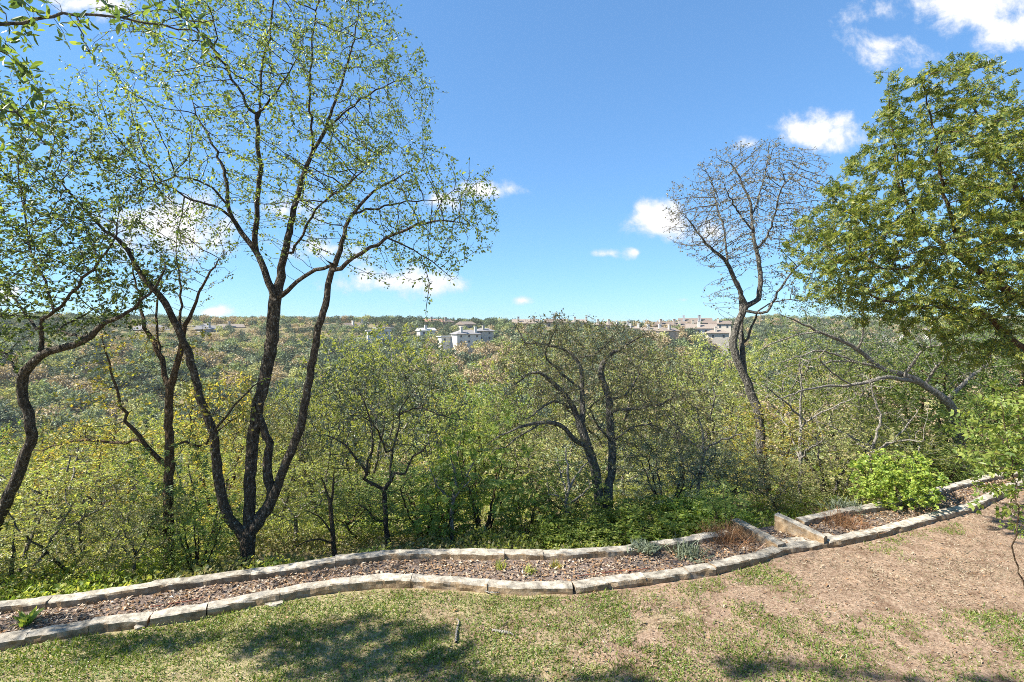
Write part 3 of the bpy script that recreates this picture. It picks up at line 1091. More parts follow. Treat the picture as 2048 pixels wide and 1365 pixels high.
# --- D2: thin sapling
D = 10.3
limbs = [
    limb_px([(670, 1120, 13), (663, 1058, 11), (661, 1005, 10), (655, 990, 7), (648, 970, 6), (640, 940, 3)], D),
    limb_px([(661, 1010, 8), (666, 975, 7), (668, 955, 5), (675, 920, 3)], D, D + .3),
    limb_px([(664, 1070, 6), (650, 1045, 5), (630, 1030, 4), (610, 1020, 3)], D, D - .3),
    limb_px([(668, 1085, 6), (640, 1078, 5), (610, 1085, 4), (570, 1110, 3)], D, D - .4),
]
t = make_tree(limbs, [blob_px(655, 930, D, 80, 60, .8), blob_px(610, 1020, D, 60, 50, .6), blob_px(700, 1000, D, 50, 40, .6)], 15, 700, .15, .8, .2,
              [dict(mat=LM_YG, tmpl=bunch(2, 7, rhomb(.3)), size=.055, per=2.2, rmax=.009, spread=.08)], BK_BROWN, tip=.0036)
place_tree('sapling', 'thin sapling with short bare forked stem left of the small round oak', 'tree', t)

LW = .70
# --- E: spreading two stemmed oak in the middle right
D = 12.0
limbs = [
    limb_px([(1217, 1085, 46), (1212, 1050, 38), (1199, 1000, 31), (1190, 942, 30), (1175, 892, 29), (1160, 850, 27)], D),
    limb_px([(1216, 1062, 30), (1217, 980, 24), (1224, 942, 22), (1223, 885, 22), (1219, 828, 21), (1217, 793, 20), (1207, 765, 18), (1202, 740, 17), (1217, 713, 13), (1248, 694, 9), (1280, 672, 6), (1310, 660, 3)], D, D + .6),
    limb_px([(1175, 892, 17), (1152, 882, 15), (1130, 858, 14), (1107, 847, 13), (1069, 847, 11), (1034, 858, 8), (1000, 872, 6), (975, 890, 3)], D, D - 1.4),
    limb_px([(1080, 848, 7), (1045, 870, 6), (1010, 895, 5), (985, 900, 3)], D - .8, D - 1.7),
    limb_px([(1162, 852, 20), (1141, 805, 17), (1122, 782, 16), (1099, 759, 13), (1075, 745, 10), (1040, 760, 7), (1010, 785, 4)], D, D - .6),
    limb_px([(1164, 852, 18), (1166, 825, 16), (1164, 790, 14), (1160, 732, 11), (1130, 700, 9), (1085, 690, 7), (1050, 685, 6), (1040, 664, 5), (1025, 645, 3)], D, D + .8),
    limb_px([(1148, 818, 10), (1114, 805, 9), (1088, 812, 8), (1065, 832, 6), (1040, 845, 3)], D - .2, D - 1.5),
    limb_px([(1150, 720, 8), (1187, 710, 7), (1215, 690, 5), (1235, 660, 3)], D + .4, D - .6),
    limb_px([(1219, 822, 11), (1240, 820, 10), (1267, 820, 9), (1305, 812, 8), (1351, 797, 5), (1390, 780, 3)], D + .2, D - 1.0),
    limb_px([(1218, 800, 10), (1252, 790, 9), (1274, 759, 7), (1278, 732, 6), (1300, 705, 4), (1330, 690, 3)], D + .3, D + 1.6),
    limb_px([(1222, 880, 8), (1195, 850, 8), (1180, 815, 7), (1200, 800, 5)], D + .1, D - .4),
    limb_px([(1164, 780, 9), (1120, 745, 8), (1090, 710, 6), (1110, 660, 4), (1120, 630, 3)], D + .3, D - .8),
    limb_px([(1223, 890, 8), (1255, 860, 7), (1300, 850, 6), (1345, 870, 4), (1370, 900, 3)], D + .1, D - .8),
]
blobs = [blob_px(1150, 730, D, 170, 85, 2.2, 1.1), blob_px(1270, 760, D, 140, 100, 2.0), blob_px(1060, 830, D, 100, 60, 1.3, .8), blob_px(1330, 840, D, 95, 80, 1.4, 1.4), blob_px(1250, 880, D, 110, 60, 1.4),
         blob_px(1110, 650, D, 95, 32, .9, 1.2), blob_px(1260, 665, D, 70, 30, .8)]
t = make_tree(limbs, blobs, 16, 5200, .17, .95, .20,
              [dict(mat=LM_OLIVED, tmpl=bunch(2, 8, rhomb(.28)), size=.068, per=4.0, rmax=.009, spread=.09)], BK_GREY, tip=.0042)
place_tree('oak_tree', 'spreading olive brown oak with two grey stems and long crooked limbs right of centre', 'tree', t)

LW = .74
# --- F: tall thin nearly bare tree
D = 15.0
b = P(1524, 930, D)
limbs = [
    limb_px([(1528, 1010, 26), (1526, 930, 24), (1521, 886, 22), (1517, 835, 22), (1504, 792, 21), (1487, 750, 20), (1472, 712, 19), (1466, 686, 18), (1470, 661, 17), (1483, 631, 17), (1492, 612, 16)], D),
    limb_px([(1490, 757, 17), (1486, 729, 15), (1484, 690, 14), (1481, 656, 13), (1483, 620, 12), (1481, 586, 11), (1475, 565, 9)], D, D + .5),
    limb_px([(1492, 612, 14), (1478, 580, 12), (1464, 549, 12), (1450, 520, 11), (1422, 497, 9), (1403, 478, 7), (1380, 445, 5), (1355, 420, 3)], D, D - .5),
    limb_px([(1492, 612, 14), (1516, 598, 13), (1521, 563, 12), (1516, 516, 11), (1506, 469, 9), (1502, 413, 8), (1488, 375, 6), (1469, 338, 5), (1458, 310, 3)], D, D + .5),
    limb_px([(1514, 500, 8), (1540, 465, 7), (1552, 420, 6), (1563, 375, 5), (1591, 347, 4), (1609, 305, 3)], D + .3, D - .7),
    limb_px([(1490, 622, 10), (1512, 625, 9), (1534, 622, 8), (1562, 577, 7), (1581, 549, 6), (1610, 520, 4), (1640, 500, 3)], D, D - .9),
    limb_px([(1455, 525, 8), (1450, 470, 7), (1435, 420, 6), (1425, 370, 4), (1405, 330, 3)], D - .2, D + 1.0),
    limb_px([(1493, 686, 9), (1500, 665, 8), (1512, 635, 7), (1530, 612, 5), (1580, 600, 4), (1630, 605, 3)], D + .2, D - .4),
    limb_px([(1505, 465, 7), (1480, 430, 6), (1462, 400, 5), (1440, 350, 3)], D + .3, D - .8),
    limb_px([(1504, 430, 6), (1525, 370, 5), (1535, 320, 4), (1540, 285, 3)], D + .3, D + .9),
]
blobs = [blob_px(1480, 435, D, 140, 115, 2.1), blob_px(1490, 345, D, 105, 58, 1.6), blob_px(1590, 400, D, 70, 100, 1.4), blob_px(1385, 440, D, 60, 75, 1.2), blob_px(1590, 570, D, 90, 50, 1.3), blob_px(1440, 590, D, 40, 40, .8), blob_px(1610, 330, D, 45, 40, .7, 1.5), blob_px(1350, 400, D, 25, 50, .7, 1.5), blob_px(1540, 295, D, 40, 30, .6, 1.5)]
t = make_tree(limbs, blobs, 17, 10500, .15, 1.0, .19,
              [dict(mat=LM_PALE, tmpl=bunch(2, 9, rhomb(.3)), size=.058, per=1.6, rmax=.0095, spread=.09)], BK_GREY, tip=.0058, clear=.22, wob=.08, expo=2.3, droop=-.12)
place_tree('elm_tree', 'tall thin crooked tree with almost bare greyish crown against the sky, right', 'tree', t)

LW = .85
# --- G: big bright green tree leaning in from the right
D = 9.0
gb = np.array([10.6, 8.6, -0.1])
limbs = [
    np.array([[gb[0], gb[1], gb[2], .2], [10.55, 8.65, 1.2, .17], [10.3, 8.75, 2.4, .15], [9.9, 8.9, 3.3, .14]]),
    np.vstack([[[9.95, 8.9, 3.2, .13], [9.6, 8.95, 3.9, .12]], limb_px([(2048, 605, 22), (1994, 567, 20), (1942, 530, 17), (1896, 497, 14), (1863, 469, 12), (1835, 445, 10), (1812, 400, 8), (1797, 375, 7), (1790, 300, 5), (1780, 230, 3)], D, D + .6)]),
    np.vstack([[[10.0, 8.85, 3.0, .11]], limb_px([(2048, 699, 18), (2014, 669, 16), (1980, 635, 14), (1937, 620, 12), (1865, 614, 10), (1810, 612, 8), (1746, 593, 6), (1690, 560, 4)], D, D - .6)]),
    np.vstack([[[9.8, 8.9, 3.6, .1]], limb_px([(2080, 520, 16), (2050, 420, 13), (2010, 330, 10), (1975, 260, 7), (1940, 190, 5), (1925, 140, 3)], D, D + .5)]),
    limb_px([(1942, 530, 10), (1900, 430, 9), (1880, 350, 8), (1870, 270, 6), (1850, 190, 4), (1840, 150, 3)], D + .2, D - .8),
    limb_px([(1812, 400, 6), (1795, 320, 5), (1782, 240, 4), (1776, 165, 3)], D + .4, D),
    limb_px([(1863, 470, 9), (1800, 470, 8), (1740, 450, 6), (1690, 420, 4), (1650, 380, 3)], D + .4, D + 1.0),
    limb_px([(1896, 500, 8), (1840, 530, 7), (1780, 540, 6), (1720, 520, 5), (1650, 530, 3)], D + .3, D - 1.0),
]
blobs = [blob_px(1870, 420, D, 190, 200, 2.2), blob_px(1870, 220, D, 110, 90, 1.4, 1.2), blob_px(1990, 330, D, 110, 130, 1.7), blob_px(1715, 470, D, 120, 95, 1.5),
         blob_px(2010, 540, D, 130, 110, 1.6), blob_px(1720, 370, D, 60, 70, 1.0), blob_px(1800, 570, D, 150, 60, 1.2), blob_px(2120, 430, D, 140, 220, 1.6), blob_px(1775, 150, D, 22, 28, .3, 2.5), blob_px(1905, 130, D, 40, 30, .4, 2), blob_px(1960, 680, D, 120, 70, 1.2), blob_px(1840, 630, D - .3, 130, 50, 1.1), blob_px(1700, 580, D - .2, 100, 60, 1.0), blob_px(1850, 590, D - .4, 190, 60, 1.2), blob_px(2010, 620, D - .5, 80, 70, 1.0), blob_px(1640, 500, D, 70, 80, 1.0)]
t = make_tree(limbs, blobs, 18, 7800, .17, .95, .21,
              [dict(mat=LM_PINN, tmpl=pinnate(4, .40, .085), size=.135, per=5.6, rmax=.0095, spread=.08, droop=.35)], BK_BROWN, tip=.004, base=gb)
place_tree('pistache_tree', 'dense bright green tree with feathery leaves leaning in from the right border', 'tree', t)

LW = .72
# --- H: low tree with long pale horizontal limbs
D = 15.0
limbs = [
    limb_px([(1925, 990, 36), (1921, 903, 30), (1916, 850, 26), (1898, 808, 20), (1848, 770, 16), (1806, 750, 14), (1763, 737, 12), (1716, 699, 11), (1682, 682, 10), (1640, 665, 8), (1597, 644, 6), (1555, 627, 4)], D, D - 1.4),
    limb_px([(1850, 768, 14), (1800, 758, 13), (1767, 756, 12), (1704, 771, 10), (1640, 773, 8), (1589, 788, 6), (1538, 805, 4)], D - .4, D - 2.6),
    limb_px([(1806, 754, 10), (1827, 725, 9), (1848, 700, 7), (1880, 690, 5), (1930, 705, 3)], D - .7, D - 1.6),
    limb_px([(1763, 737, 8), (1715, 725, 8), (1665, 722, 7), (1620, 735, 5), (1575, 715, 3)], D - .8, D - .2),
    limb_px([(1720, 700, 7), (1726, 655, 6), (1728, 610, 5), (1722, 560, 3)], D - 1, D - 1.2),
    limb_px([(1895, 800, 13), (1935, 760, 11), (1975, 730, 8), (2020, 690, 5)], D, D + .8),
    limb_px([(1763, 737, 8), (1700, 720, 7), (1640, 702, 6), (1590, 716, 5), (1530, 735, 3)], D - .8, D - 2.2),
    limb_px([(1704, 770, 7), (1665, 745, 6), (1640, 715, 5), (1660, 690, 3)], D - 1.8, D - 2.2),
    limb_px([(1852, 767, 9), (1875, 735, 8), (1900, 720, 6), (1960, 735, 4)], D - .3, D - 1.5),
    limb_px([(1640, 665, 6), (1590, 672, 5), (1540, 690, 4), (1500, 710, 3)], D - 1.2, D - 1.6),
]
blobs = [blob_px(1700, 700, D, 180, 70, 1.8), blob_px(1640, 640, D, 120, 50, 1.2), blob_px(1860, 690, D, 120, 60, 1.6), blob_px(1620, 780, D, 100, 50, 1.3), blob_px(1960, 700, D, 110, 80, 1.5), blob_px(1740, 620, D - 1, 130, 50, 1.3), blob_px(1870, 640, D, 120, 50, 1.3)]
t = make_tree(limbs, blobs, 19, 6200, .19, 1.0, .22,
              [dict(mat=LM_GREEN, tmpl=bunch(2, 10, rhomb(.28)), size=.066, per=2.2, rmax=.0095, spread=.09)], BK_PALE, tip=.0048)
place_tree('oak_tree', 'low oak reaching left with long pale nearly horizontal limbs under the bright tree', 'tree', t)

LW = .9
# --- overhanging live oak, trunk outside the frame on the left
ob = np.array([-4.6, 1.5, 0.0])
limbs = [
    np.array([[ob[0], ob[1], 0, .2], [-4.65, 1.5, 2, .17], [-4.5, 1.7, 4.0, .14], [-4.2, 2.2, 5.3, .10]]),
    np.vstack([[[-4.3, 2.1, 5.1, .06]], limb_px([(-180, 90, 10), (-60, 60, 9), (60, 40, 8), (150, 30, 7), (240, 35, 6), (330, 55, 5), (400, 70, 4), (440, 110, 3)], 3.0, 3.5)]),
    np.vstack([[[-4.4, 1.9, 4.7, .05]], limb_px([(-180, 260, 9), (-80, 230, 8), (10, 220, 6), (50, 250, 5), (90, 290, 3)], 2.9, 3.2)]),
    np.array([[-4.6, 1.6, 3.4, .07], [-5.6, 3.4, 4.5, .05], [-6.8, 4.9, 5.1, .03], [-8.0, 5.6, 5.3, .012]]),
    limb_px([(240, 35, 5), (330, 20, 4), (390, 45, 4), (430, 40, 3)], 3.3, 3.1),
    limb_px([(150, 30, 5), (165, 70, 4), (180, 105, 3)], 3.2, 3.1),
]
blobs = [blob_px(40, 20, 3.1, 140, 40, .35), blob_px(190, 25, 3.2, 90, 30, .3), blob_px(370, 55, 3.4, 75, 38, .3), blob_px(25, 200, 3.0, 60, 90, .35), blob_px(60, 285, 3.1, 50, 25, .2),
         blob_px(180, 95, 3.1, 30, 14, .12, 2), blob_px(-260, 60, 2.9, 200, 260, 1.0, .5)]
shade = [(np.array(c_), (a_, b_, h_), w_) for c_, a_, b_, h_, w_ in (((-6.9, 5.35, 5.2), 1.5, .7, .6, 1.2), ((-6.1, 4.65, 5.3), 1.4, .5, .5, 1.1), ((-9.0, 5.4, 4.6), .9, .3, .4, .7), ((-10.2, 5.9, 4.3), .7, .3, .4, .7), ((-4.85, 4.35, 8.2), .6, .25, .4, 1.6), ((-3.85, 4.15, 8.3), .4, .2, .3, 1.6), ((-6.5, 4.2, 8.0), .6, .22, .3, 1.5), ((-2.5, 4.05, 8.3), .3, .2, .3, 1.6))]  # unseen crown clumps, added and shaped to throw shade patches on the lawn
t = make_tree(limbs, blobs, 20, 900, .06, .45, .085,
              [dict(mat=LM_LIVE, tmpl=bunch(4, 11, oaklong(), .5), size=.085, per=.75, rmax=.0045, spread=.03, jit=.35)], BK_GREY, tip=.0018, base=ob)
live = place_tree('live_oak_tree', 'overhanging live oak branch with large shaded leaves in the upper left corner', 'tree', t)
rng = np.random.default_rng(21)
Pn, par, rad, nf = grow([np.array([[-6.2, 4.3, 4.85, .02], [-6.8, 4.9, 5.1, .02], [-8.0, 5.6, 5.3, .012], [-9.3, 5.6, 4.6, .008]]), np.array([[-4.6, 1.8, 4.2, .03], [-5.0, 3.2, 6.2, .02], [-5.2, 3.8, 7.6, .014], [-5.0, 4.3, 8.2, .008]])], in_blobs(shade, 2600, rng), .14, .9, .2, rng)
Pn = Pn - ob
tv, tf = tubes(Pn, par, rad, rng, 0, False)
link('branch', mesh_data('branch', tv, tf, BK_GREY, True), live)  # added out-of-view branch carrying the shade-casting clumps
lv, lf = leaves_on(Pn, par, rad, rng, bunch(4, 11, oaklong(), .5), .095, 6.5, .009, spread=.16)
link('crown', mesh_data('crown', lv, lf, LM_LIVE), live)



# ------------------------------------------------------------------ shrub and small tree kinds for the slope
def proto(seed, h, w, nst, stemr, natt, spec, bark, trunk=False, step=None, low=.12):
    rng = np.random.default_rng(seed)
    step = step or h * .035
    limbs = []
    if trunk:
        a = rng.normal(0, .05, 2) * w
        limbs.append(np.array([[0, 0, -.5, stemr], [0, 0, 0, stemr], [a[0], a[1], h * .18, stemr * .8], [a[0] * 1.6, a[1] * 1.2, h * .34, stemr * .7]]))
        for k in range(nst):
            an = k * 2 * math.pi / nst + rng.uniform(-.4, .4)
            q = w * rng.uniform(.2, .34)
            z0 = h * rng.uniform(.2, .34)
            limbs.append(np.array([[a[0], a[1], z0, stemr * .5], [a[0] + q * .5 * math.cos(an), q * .5 * math.sin(an), z0 + h * .15, stemr * .4], [q * math.cos(an), q * math.sin(an), z0 + h * rng.uniform(.26, .42), stemr * .25]]))
    else:
        for k in range(nst):
            an = k * 2 * math.pi / nst + rng.uniform(-.5, .5)
            q = w * rng.uniform(.08, .3)
            limbs.append(np.array([[0.03 * k, 0, -.4, stemr], [q * .15 * math.cos(an), q * .15 * math.sin(an), h * .02, stemr], [q * .55 * math.cos(an), q * .55 * math.sin(an), h * .28, stemr * .7], [q * math.cos(an), q * math.sin(an), h * rng.uniform(.45, .7), stemr * .35]]))
    bl = []
    for k in range(7):
        an = rng.uniform(0, 6.28)
        q = w * rng.uniform(.1, .3)
        zc = h * rng.uniform(low + .22, .82)
        s = rng.uniform(.16, .26)
        bl.append((np.array([q * math.cos(an), q * math.sin(an), zc]), (w * s, w * s, h * s * .75), 1))
    bl.append((np.array([0, 0, h * .55]), (w * .42, w * .42, h * (.45 - low * .3)), .8))
    if not trunk:
        bl.append((np.array([0, 0, h * .2]), (w * .40, w * .40, h * .2), 1.2))
    spec = [dict(s_, per=s_['per'] * 2.0, size=s_['size'] * 1.04) for s_ in spec]
    natt = int(natt * 1.35)
    tr = make_tree(limbs, bl, seed, natt, step, step * 6, step * 1.35, spec, bark, tip=.005, base=np.zeros(3), knob=.02, minr=0.0052)
    cv = np.zeros(len(tr[1][0][1].vertices) * 3, dtype=np.float32)
    tr[1][0][1].vertices.foreach_get('co', cv)
    cv = cv.reshape(-1, 3)
    return tr, float(np.percentile(cv[:, 2], 98.5)), 2 * float(np.percentile(np.hypot(cv[:, 0], cv[:, 1]), 93))


def sp(mat, tmpl, size, per, rmax=.009, spread=.1, **k):
    return [dict(mat=mat, tmpl=tmpl, size=size, per=per, rmax=rmax, spread=spread, **k)]


KINDS = {
    'yg': [proto(31, 5, 4.4, 4, .06, 900, sp(LM_YG, bunch(3, 21, rhomb(.28)), .085, 1.7), BK_PALE, True), proto(32, 5, 4.4, 5, .05, 900, sp(LM_YG, bunch(3, 22, rhomb(.28)), .085, 1.7), BK_GREY)],
    'gold': [proto(33, 4.5, 3.6, 5, .04, 800, sp(LM_GOLD, bunch(3, 23, rhomb(.34)), .085, 1.1), BK_BROWN), proto(34, 4.5, 3.6, 4, .05, 800, sp(LM_GOLD, bunch(2, 24, rhomb(.34)), .085, 1.4), BK_BROWN, True)],
    'olive': [proto(35, 4, 4, 5, .05, 900, sp(LM_OLIVE, bunch(3, 25, rhomb(.28)), .075, 1.6), BK_GREY), proto(36, 4, 4, 4, .06, 900, sp(LM_OLIVE, bunch(3, 26, rhomb(.26)), .075, 1.6), BK_GREY, True)],
    'grey': [proto(37, 4, 4, 5, .05, 1000, sp(LM_GREY, bunch(4, 27, rhomb(.24)), .065, 1.6), BK_DARK, True), proto(38, 4, 4, 6, .04, 1000, sp(LM_GREY, bunch(4, 28, rhomb(.22)), .065, 1.6), BK_DARK)],
    'green': [proto(39, 3.6, 3.4, 6, .035, 900, sp(LM_GREEN, bunch(3, 29, rhomb(.28)), .085, 1.6), BK_BROWN), proto(40, 3.6, 3.4, 5, .04, 900, sp(LM_GREEN, bunch(3, 30, rhomb(.3)), .085, 1.6), BK_BROWN, True)],
    'pinn': [proto(41, 3.6, 2.8, 6, .03, 650, sp(LM_FRESH, pinnate(4, .40, .10), .26, .24, spread=.08, droop=.4), BK_BROWN), proto(42, 3.2, 2.8, 5, .03, 600, sp(LM_FRESH, pinnate(4, .40, .10), .26, .22, spread=.08, droop=.4), BK_BROWN)],
    'round': [proto(43, 1.7, 2.4, 9, .018, 700, sp(LM_FRESH, bunch(2, 31, broad(.42)), .085, 1.15, spread=.06), BK_BROWN, low=.0)],
    'weed': [proto(44, 1.3, 2.0, 10, .012, 600, sp(LM_FRESH, bunch(3, 32, rhomb(.3)), .075, 1.3, spread=.06), BK_BROWN, low=-.05), proto(45, 1.3, 2.0, 10, .012, 600, sp(LM_FRESH, bunch(3, 33, rhomb(.26)), .07, 1.2, spread=.06), BK_BROWN, low=-.05)],
}


def inst_px(kind, var, px, top, wpx, d, name, cat, label, group=None, rot=None):
    (tr, h0, w0) = KINDS[kind][var % len(KINDS[kind])]
    x = (px - 1024) / 1024 * d
    zb = float(terrain(x, d))
    zt = H + (HZ - top) / 1024 * d
    hh = max(zt - zb, .5)
    s = wpx / 1024 * d / w0
    return place_tree(name, label, cat, tr, (x, d, zb), RNG.uniform(0, 6.28) if rot is None else rot, (s, s, hh / h0), group)


PL = [  # kind, variant, column, top row, width px, distance, name, category, label
    # front row along the edging, left to right
    ('olive', 0, 20, 960, 300, 8.9, 'shrub', 'shrub', 'olive bush under the bent trunk of the dark oak'),
    ('yg', 1, 170, 930, 300, 9.6, 'shrub', 'shrub', 'yellowish bush between the dark oak trunk and the vine wrapped trunk'),
    ('olive', 1, 265, 1000, 190, 9.0, 'shrub', 'shrub', 'brownish low bush just left of the vine wrapped trunk'),
    ('green', 0, 395, 1000, 170, 9.6, 'shrub', 'shrub', 'low green bush between the vine wrapped trunk and the elm foot'),
    ('yg', 1, 420, 880, 260, 12.0, 'shrub', 'shrub', 'tall yellow green bush seen through the gap left of the elm stems'),
    ('yg', 0, 590, 930, 250, 11.4, 'shrub', 'shrub', 'light green bush behind the right stem of the elm'),
    ('green', 1, 720, 960, 200, 11.6, 'shrub', 'shrub', 'green bush between the thin sapling and the small oak trunk'),
    ('green', 0, 850, 930, 230, 11.4, 'shrub', 'shrub', 'green bush just right of the small oak trunk'),
    ('pinn', 0, 965, 840, 200, 11.6, 'sumac_shrub', 'shrub', 'tall bright sumac with long feathered leaves in the middle'),
    ('pinn', 1, 880, 945, 130, 11.0, 'sumac_shrub', 'shrub', 'lower darker sumac left of the tall bright sumac'),
    ('pinn', 1, 1050, 965, 120, 11.0, 'sumac_shrub', 'shrub', 'lower darker sumac right of the tall bright sumac'),
    ('green', 1, 1130, 930, 170, 11.4, 'shrub', 'shrub', 'green bush left of the two stemmed oak foot'),
    ('weed', 0, 1150, 1040, 170, 10.4, 'shrub', 'shrub', 'low leafy plants left of the two stemmed oak foot'),
    ('weed', 1, 1290, 1020, 230, 10.9, 'shrub', 'shrub', 'fresh green low plants at the right of the two stemmed oak foot'),
    ('weed', 0, 1400, 1000, 180, 11.2, 'shrub', 'shrub', 'fresh green low plants in front of the dark grey bush'),
    ('grey', 1, 1335, 870, 240, 12.6, 'shrub', 'shrub', 'dark grey green bush right of the two stemmed oak'),
    ('grey', 0, 1450, 890, 200, 13.2, 'shrub', 'shrub', 'grey green bush left of the foot of the bare tree'),
    ('gold', 0, 1545, 815, 190, 14.2, 'shrub', 'shrub', 'ochre tinted bush around the foot of the bare tree'),
    ('olive', 0, 1660, 830, 240, 13.4, 'shrub', 'shrub', 'olive bush beneath the long pale limbs'),
    ('olive', 1, 1560, 930, 170, 12.2, 'shrub', 'shrub', 'low olive bush behind the tall cross stone'),
    ('yg', 0, 1780, 850, 220, 14.5, 'shrub', 'shrub', 'yellow green bush behind the round leaved shrub'),
    ('green', 1, 2000, 780, 230, 14.2, 'shrub', 'shrub', 'dark green bush behind the oak trunk at the right border'),
    ('green', 0, 1880, 900, 150, 13.9, 'shrub', 'shrub', 'green bush beside the pale limbed oak trunk'),
    # second row
    ('gold', 1, 215, 860, 260, 14, 'tree', 'tree', 'gold leaved small tree down the slope behind the slim tree'),
    ('yg', 0, 80, 900, 260, 14, 'tree', 'tree', 'yellow green small tree down the slope behind the bent oak trunk'),
    ('gold', 0, 440, 760, 210, 16, 'tree', 'tree', 'gold and brown small tree between the outer and middle elm stems'),
    ('olive', 1, 560, 800, 180, 15, 'tree', 'tree', 'olive small tree behind the middle elm stem'),
    ('yg', 1, 640, 760, 220, 17, 'tree', 'tree', 'yellow green small tree right of the elm at the slope'),
    ('yg', 0, 770, 662, 290, 21, 'tree', 'tree', 'large rounded bright yellow green tree behind the small oak'),
    ('yg', 1, 720, 690, 200, 18, 'tree', 'tree', 'bright yellow green tree right of the rightmost elm stem'),
    ('yg', 1, 890, 790, 190, 17, 'tree', 'tree', 'yellow green tree between the small oak and the spreading oak'),
    ('green', 0, 990, 800, 190, 19, 'tree', 'tree', 'green tree behind the tall bright sumac'),
    ('green', 1, 930, 775, 180, 26, 'tree', 'tree', 'darker green tree below the white house in the gap'),
    ('gold', 1, 905, 765, 120, 34, 'tree', 'tree', 'small ochre tree in the gap below the white house'),
    ('olive', 0, 1080, 850, 230, 16, 'tree', 'tree', 'olive tree beneath the left limb of the spreading oak'),
    ('yg', 0, 1250, 870, 190, 17, 'tree', 'tree', 'light green tree seen between the stems of the spreading oak'),
    ('olive', 1, 1200, 655, 270, 19, 'tree', 'tree', 'olive brown tree behind the crown of the spreading oak'),
    ('olive', 0, 1370, 735, 240, 18, 'tree', 'tree', 'olive tree between the spreading oak and the bare tree'),
    ('yg', 1, 1440, 690, 170, 22, 'tree', 'tree', 'bright yellow green tree left of the bare tree stem'),
    ('yg', 0, 1570, 672, 230, 21, 'tree', 'tree', 'yellow green tree right of the bare tree stem'),
    ('yg', 1, 1680, 690, 250, 19, 'tree', 'tree', 'olive green tree behind the long pale limbs'),
    ('green', 0, 1850, 690, 260, 18, 'tree', 'tree', 'dark green tree below the pale house on the right'),
    ('green', 1, 1990, 640, 260, 17, 'tree', 'tree', 'dark green tree at the right border behind the bright tree'),
    ('yg', 1, 1770, 800, 180, 16, 'tree', 'tree', 'light green tree under the middle of the pale limbs'),
    ('yg', 0, 310, 830, 200, 18, 'tree', 'tree', 'light green tree down the slope behind the vine wrapped trunk'),
    ('yg', 1, 1060, 690, 200, 22, 'tree', 'tree', 'yellow green tree left of the crown of the spreading oak'),
    ('yg', 0, 1300, 705, 200, 23, 'tree', 'tree', 'yellow green tree right behind the spreading oak, below the gable row'),
    ('grey', 0, 1760, 660, 180, 24, 'tree', 'tree', 'grey green tree below the pale limbs near the two storey house'),
    ('olive', 0, 130, 840, 210, 19, 'tree', 'tree', 'olive tree down the slope right of the bent oak trunk'),
    ('green', 1, 20, 860, 190, 20, 'tree', 'tree', 'green tree down the slope at the left border'),
    ('grey', 0, 250, 920, 160, 13, 'tree', 'tree', 'grey green small tree left of the vine wrapped trunk'),
]
for a in PL:
    inst_px(*a)

# bright round leaved shrub in the right bed, on the bed soil
tr, h0, w0 = KINDS['round'][0]
q = onplane([(1825, 1020)], .06)[0]
place_tree('shrub', 'bright yellow green shrub with round leaves in the right bed', 'shrub', tr, (q[0], q[1] + .5, .03), .7, (1.3, .95, .70))

# slender tall shrub at the right border in front of the edging
rng = np.random.default_rng(5)
limbs = []
for k in range(7):
    bx, by = 7.25 + rng.uniform(-.35, .45), 7.0 + rng.uniform(-.3, .3)
    tx, ty = bx + rng.uniform(-1.0, .8), by + rng.uniform(-.4, .5)
    limbs.append(np.array([[bx, by, -.05, .013], [bx * .7 + tx * .3 - .1, by, .8, .011], [bx * .4 + tx * .6, ty * .6 + by * .4, 1.6, .009], [tx, ty, rng.uniform(2.2, 3.0), .005]]))
t = make_tree(limbs, [(np.array([7.1, 7.0, 1.6]), (.75, .5, .5), 1.0), (np.array([7.0, 7.1, 2.4]), (.9, .6, .85), 1.4), (np.array([7.35, 7.0, 1.0]), (.4, .4, .4), .5)], 61, 1100, .1, .7, .15,
              [dict(mat=LM_FRESH, tmpl=pinnate(2, .5, .14), size=.14, per=1.5, rmax=.009, spread=.07, droop=.3)], BK_BROWN, tip=.0035, base=np.array([7.1, 7.0, 0]))
place_tree('shrub', 'slender shrub with bare reddish stems and pale leaves at the right border', 'shrub', t)


# ------------------------------------------------------------------ small plants
def tuft(seed, n, length, width, mat, name, spreadr=.1, lean=.7, tmpl=None):
    rng = np.random.default_rng(seed)
    V = np.array([(-.5, 0, 0), (.5, 0, 0), (.42, .35, .03), (-.42, .35, .03), (.3, .7, -.05), (-.3, .7, -.05), (0, 1, -.22)], float)
    V[:, 0] *= width / length
    f4 = np.array([[0, 1, 2, 3], [3, 2, 4, 5]])
    f3 = np.array([[5, 4, 6]])
    ax = unit(rng.normal(0, lean, (n, 3)) * np.array([1, 1, .1]) + np.array([0, 0, 1]))
    pos = np.stack([rng.normal(0, spreadr, n), rng.normal(0, spreadr, n), np.zeros(n)], 1)
    nr = unit(rng.normal(size=(n, 3)) + np.array([0, 0, .8]))
    sc = length * rng.uniform(.5, 1.1, n)
    v, q = scatter((V, f4), pos, ax, nr, sc)
    _, t3 = scatter((V, f3), pos, ax, nr, sc)
    return mesh_data(name, v, [q, t3], mat)


def put(name, label, cat, me, px, py, z, group=None):
    q = onplane([(px, py)], z)[0]
    return link(name, me, None, tuple(q), label, cat, group)


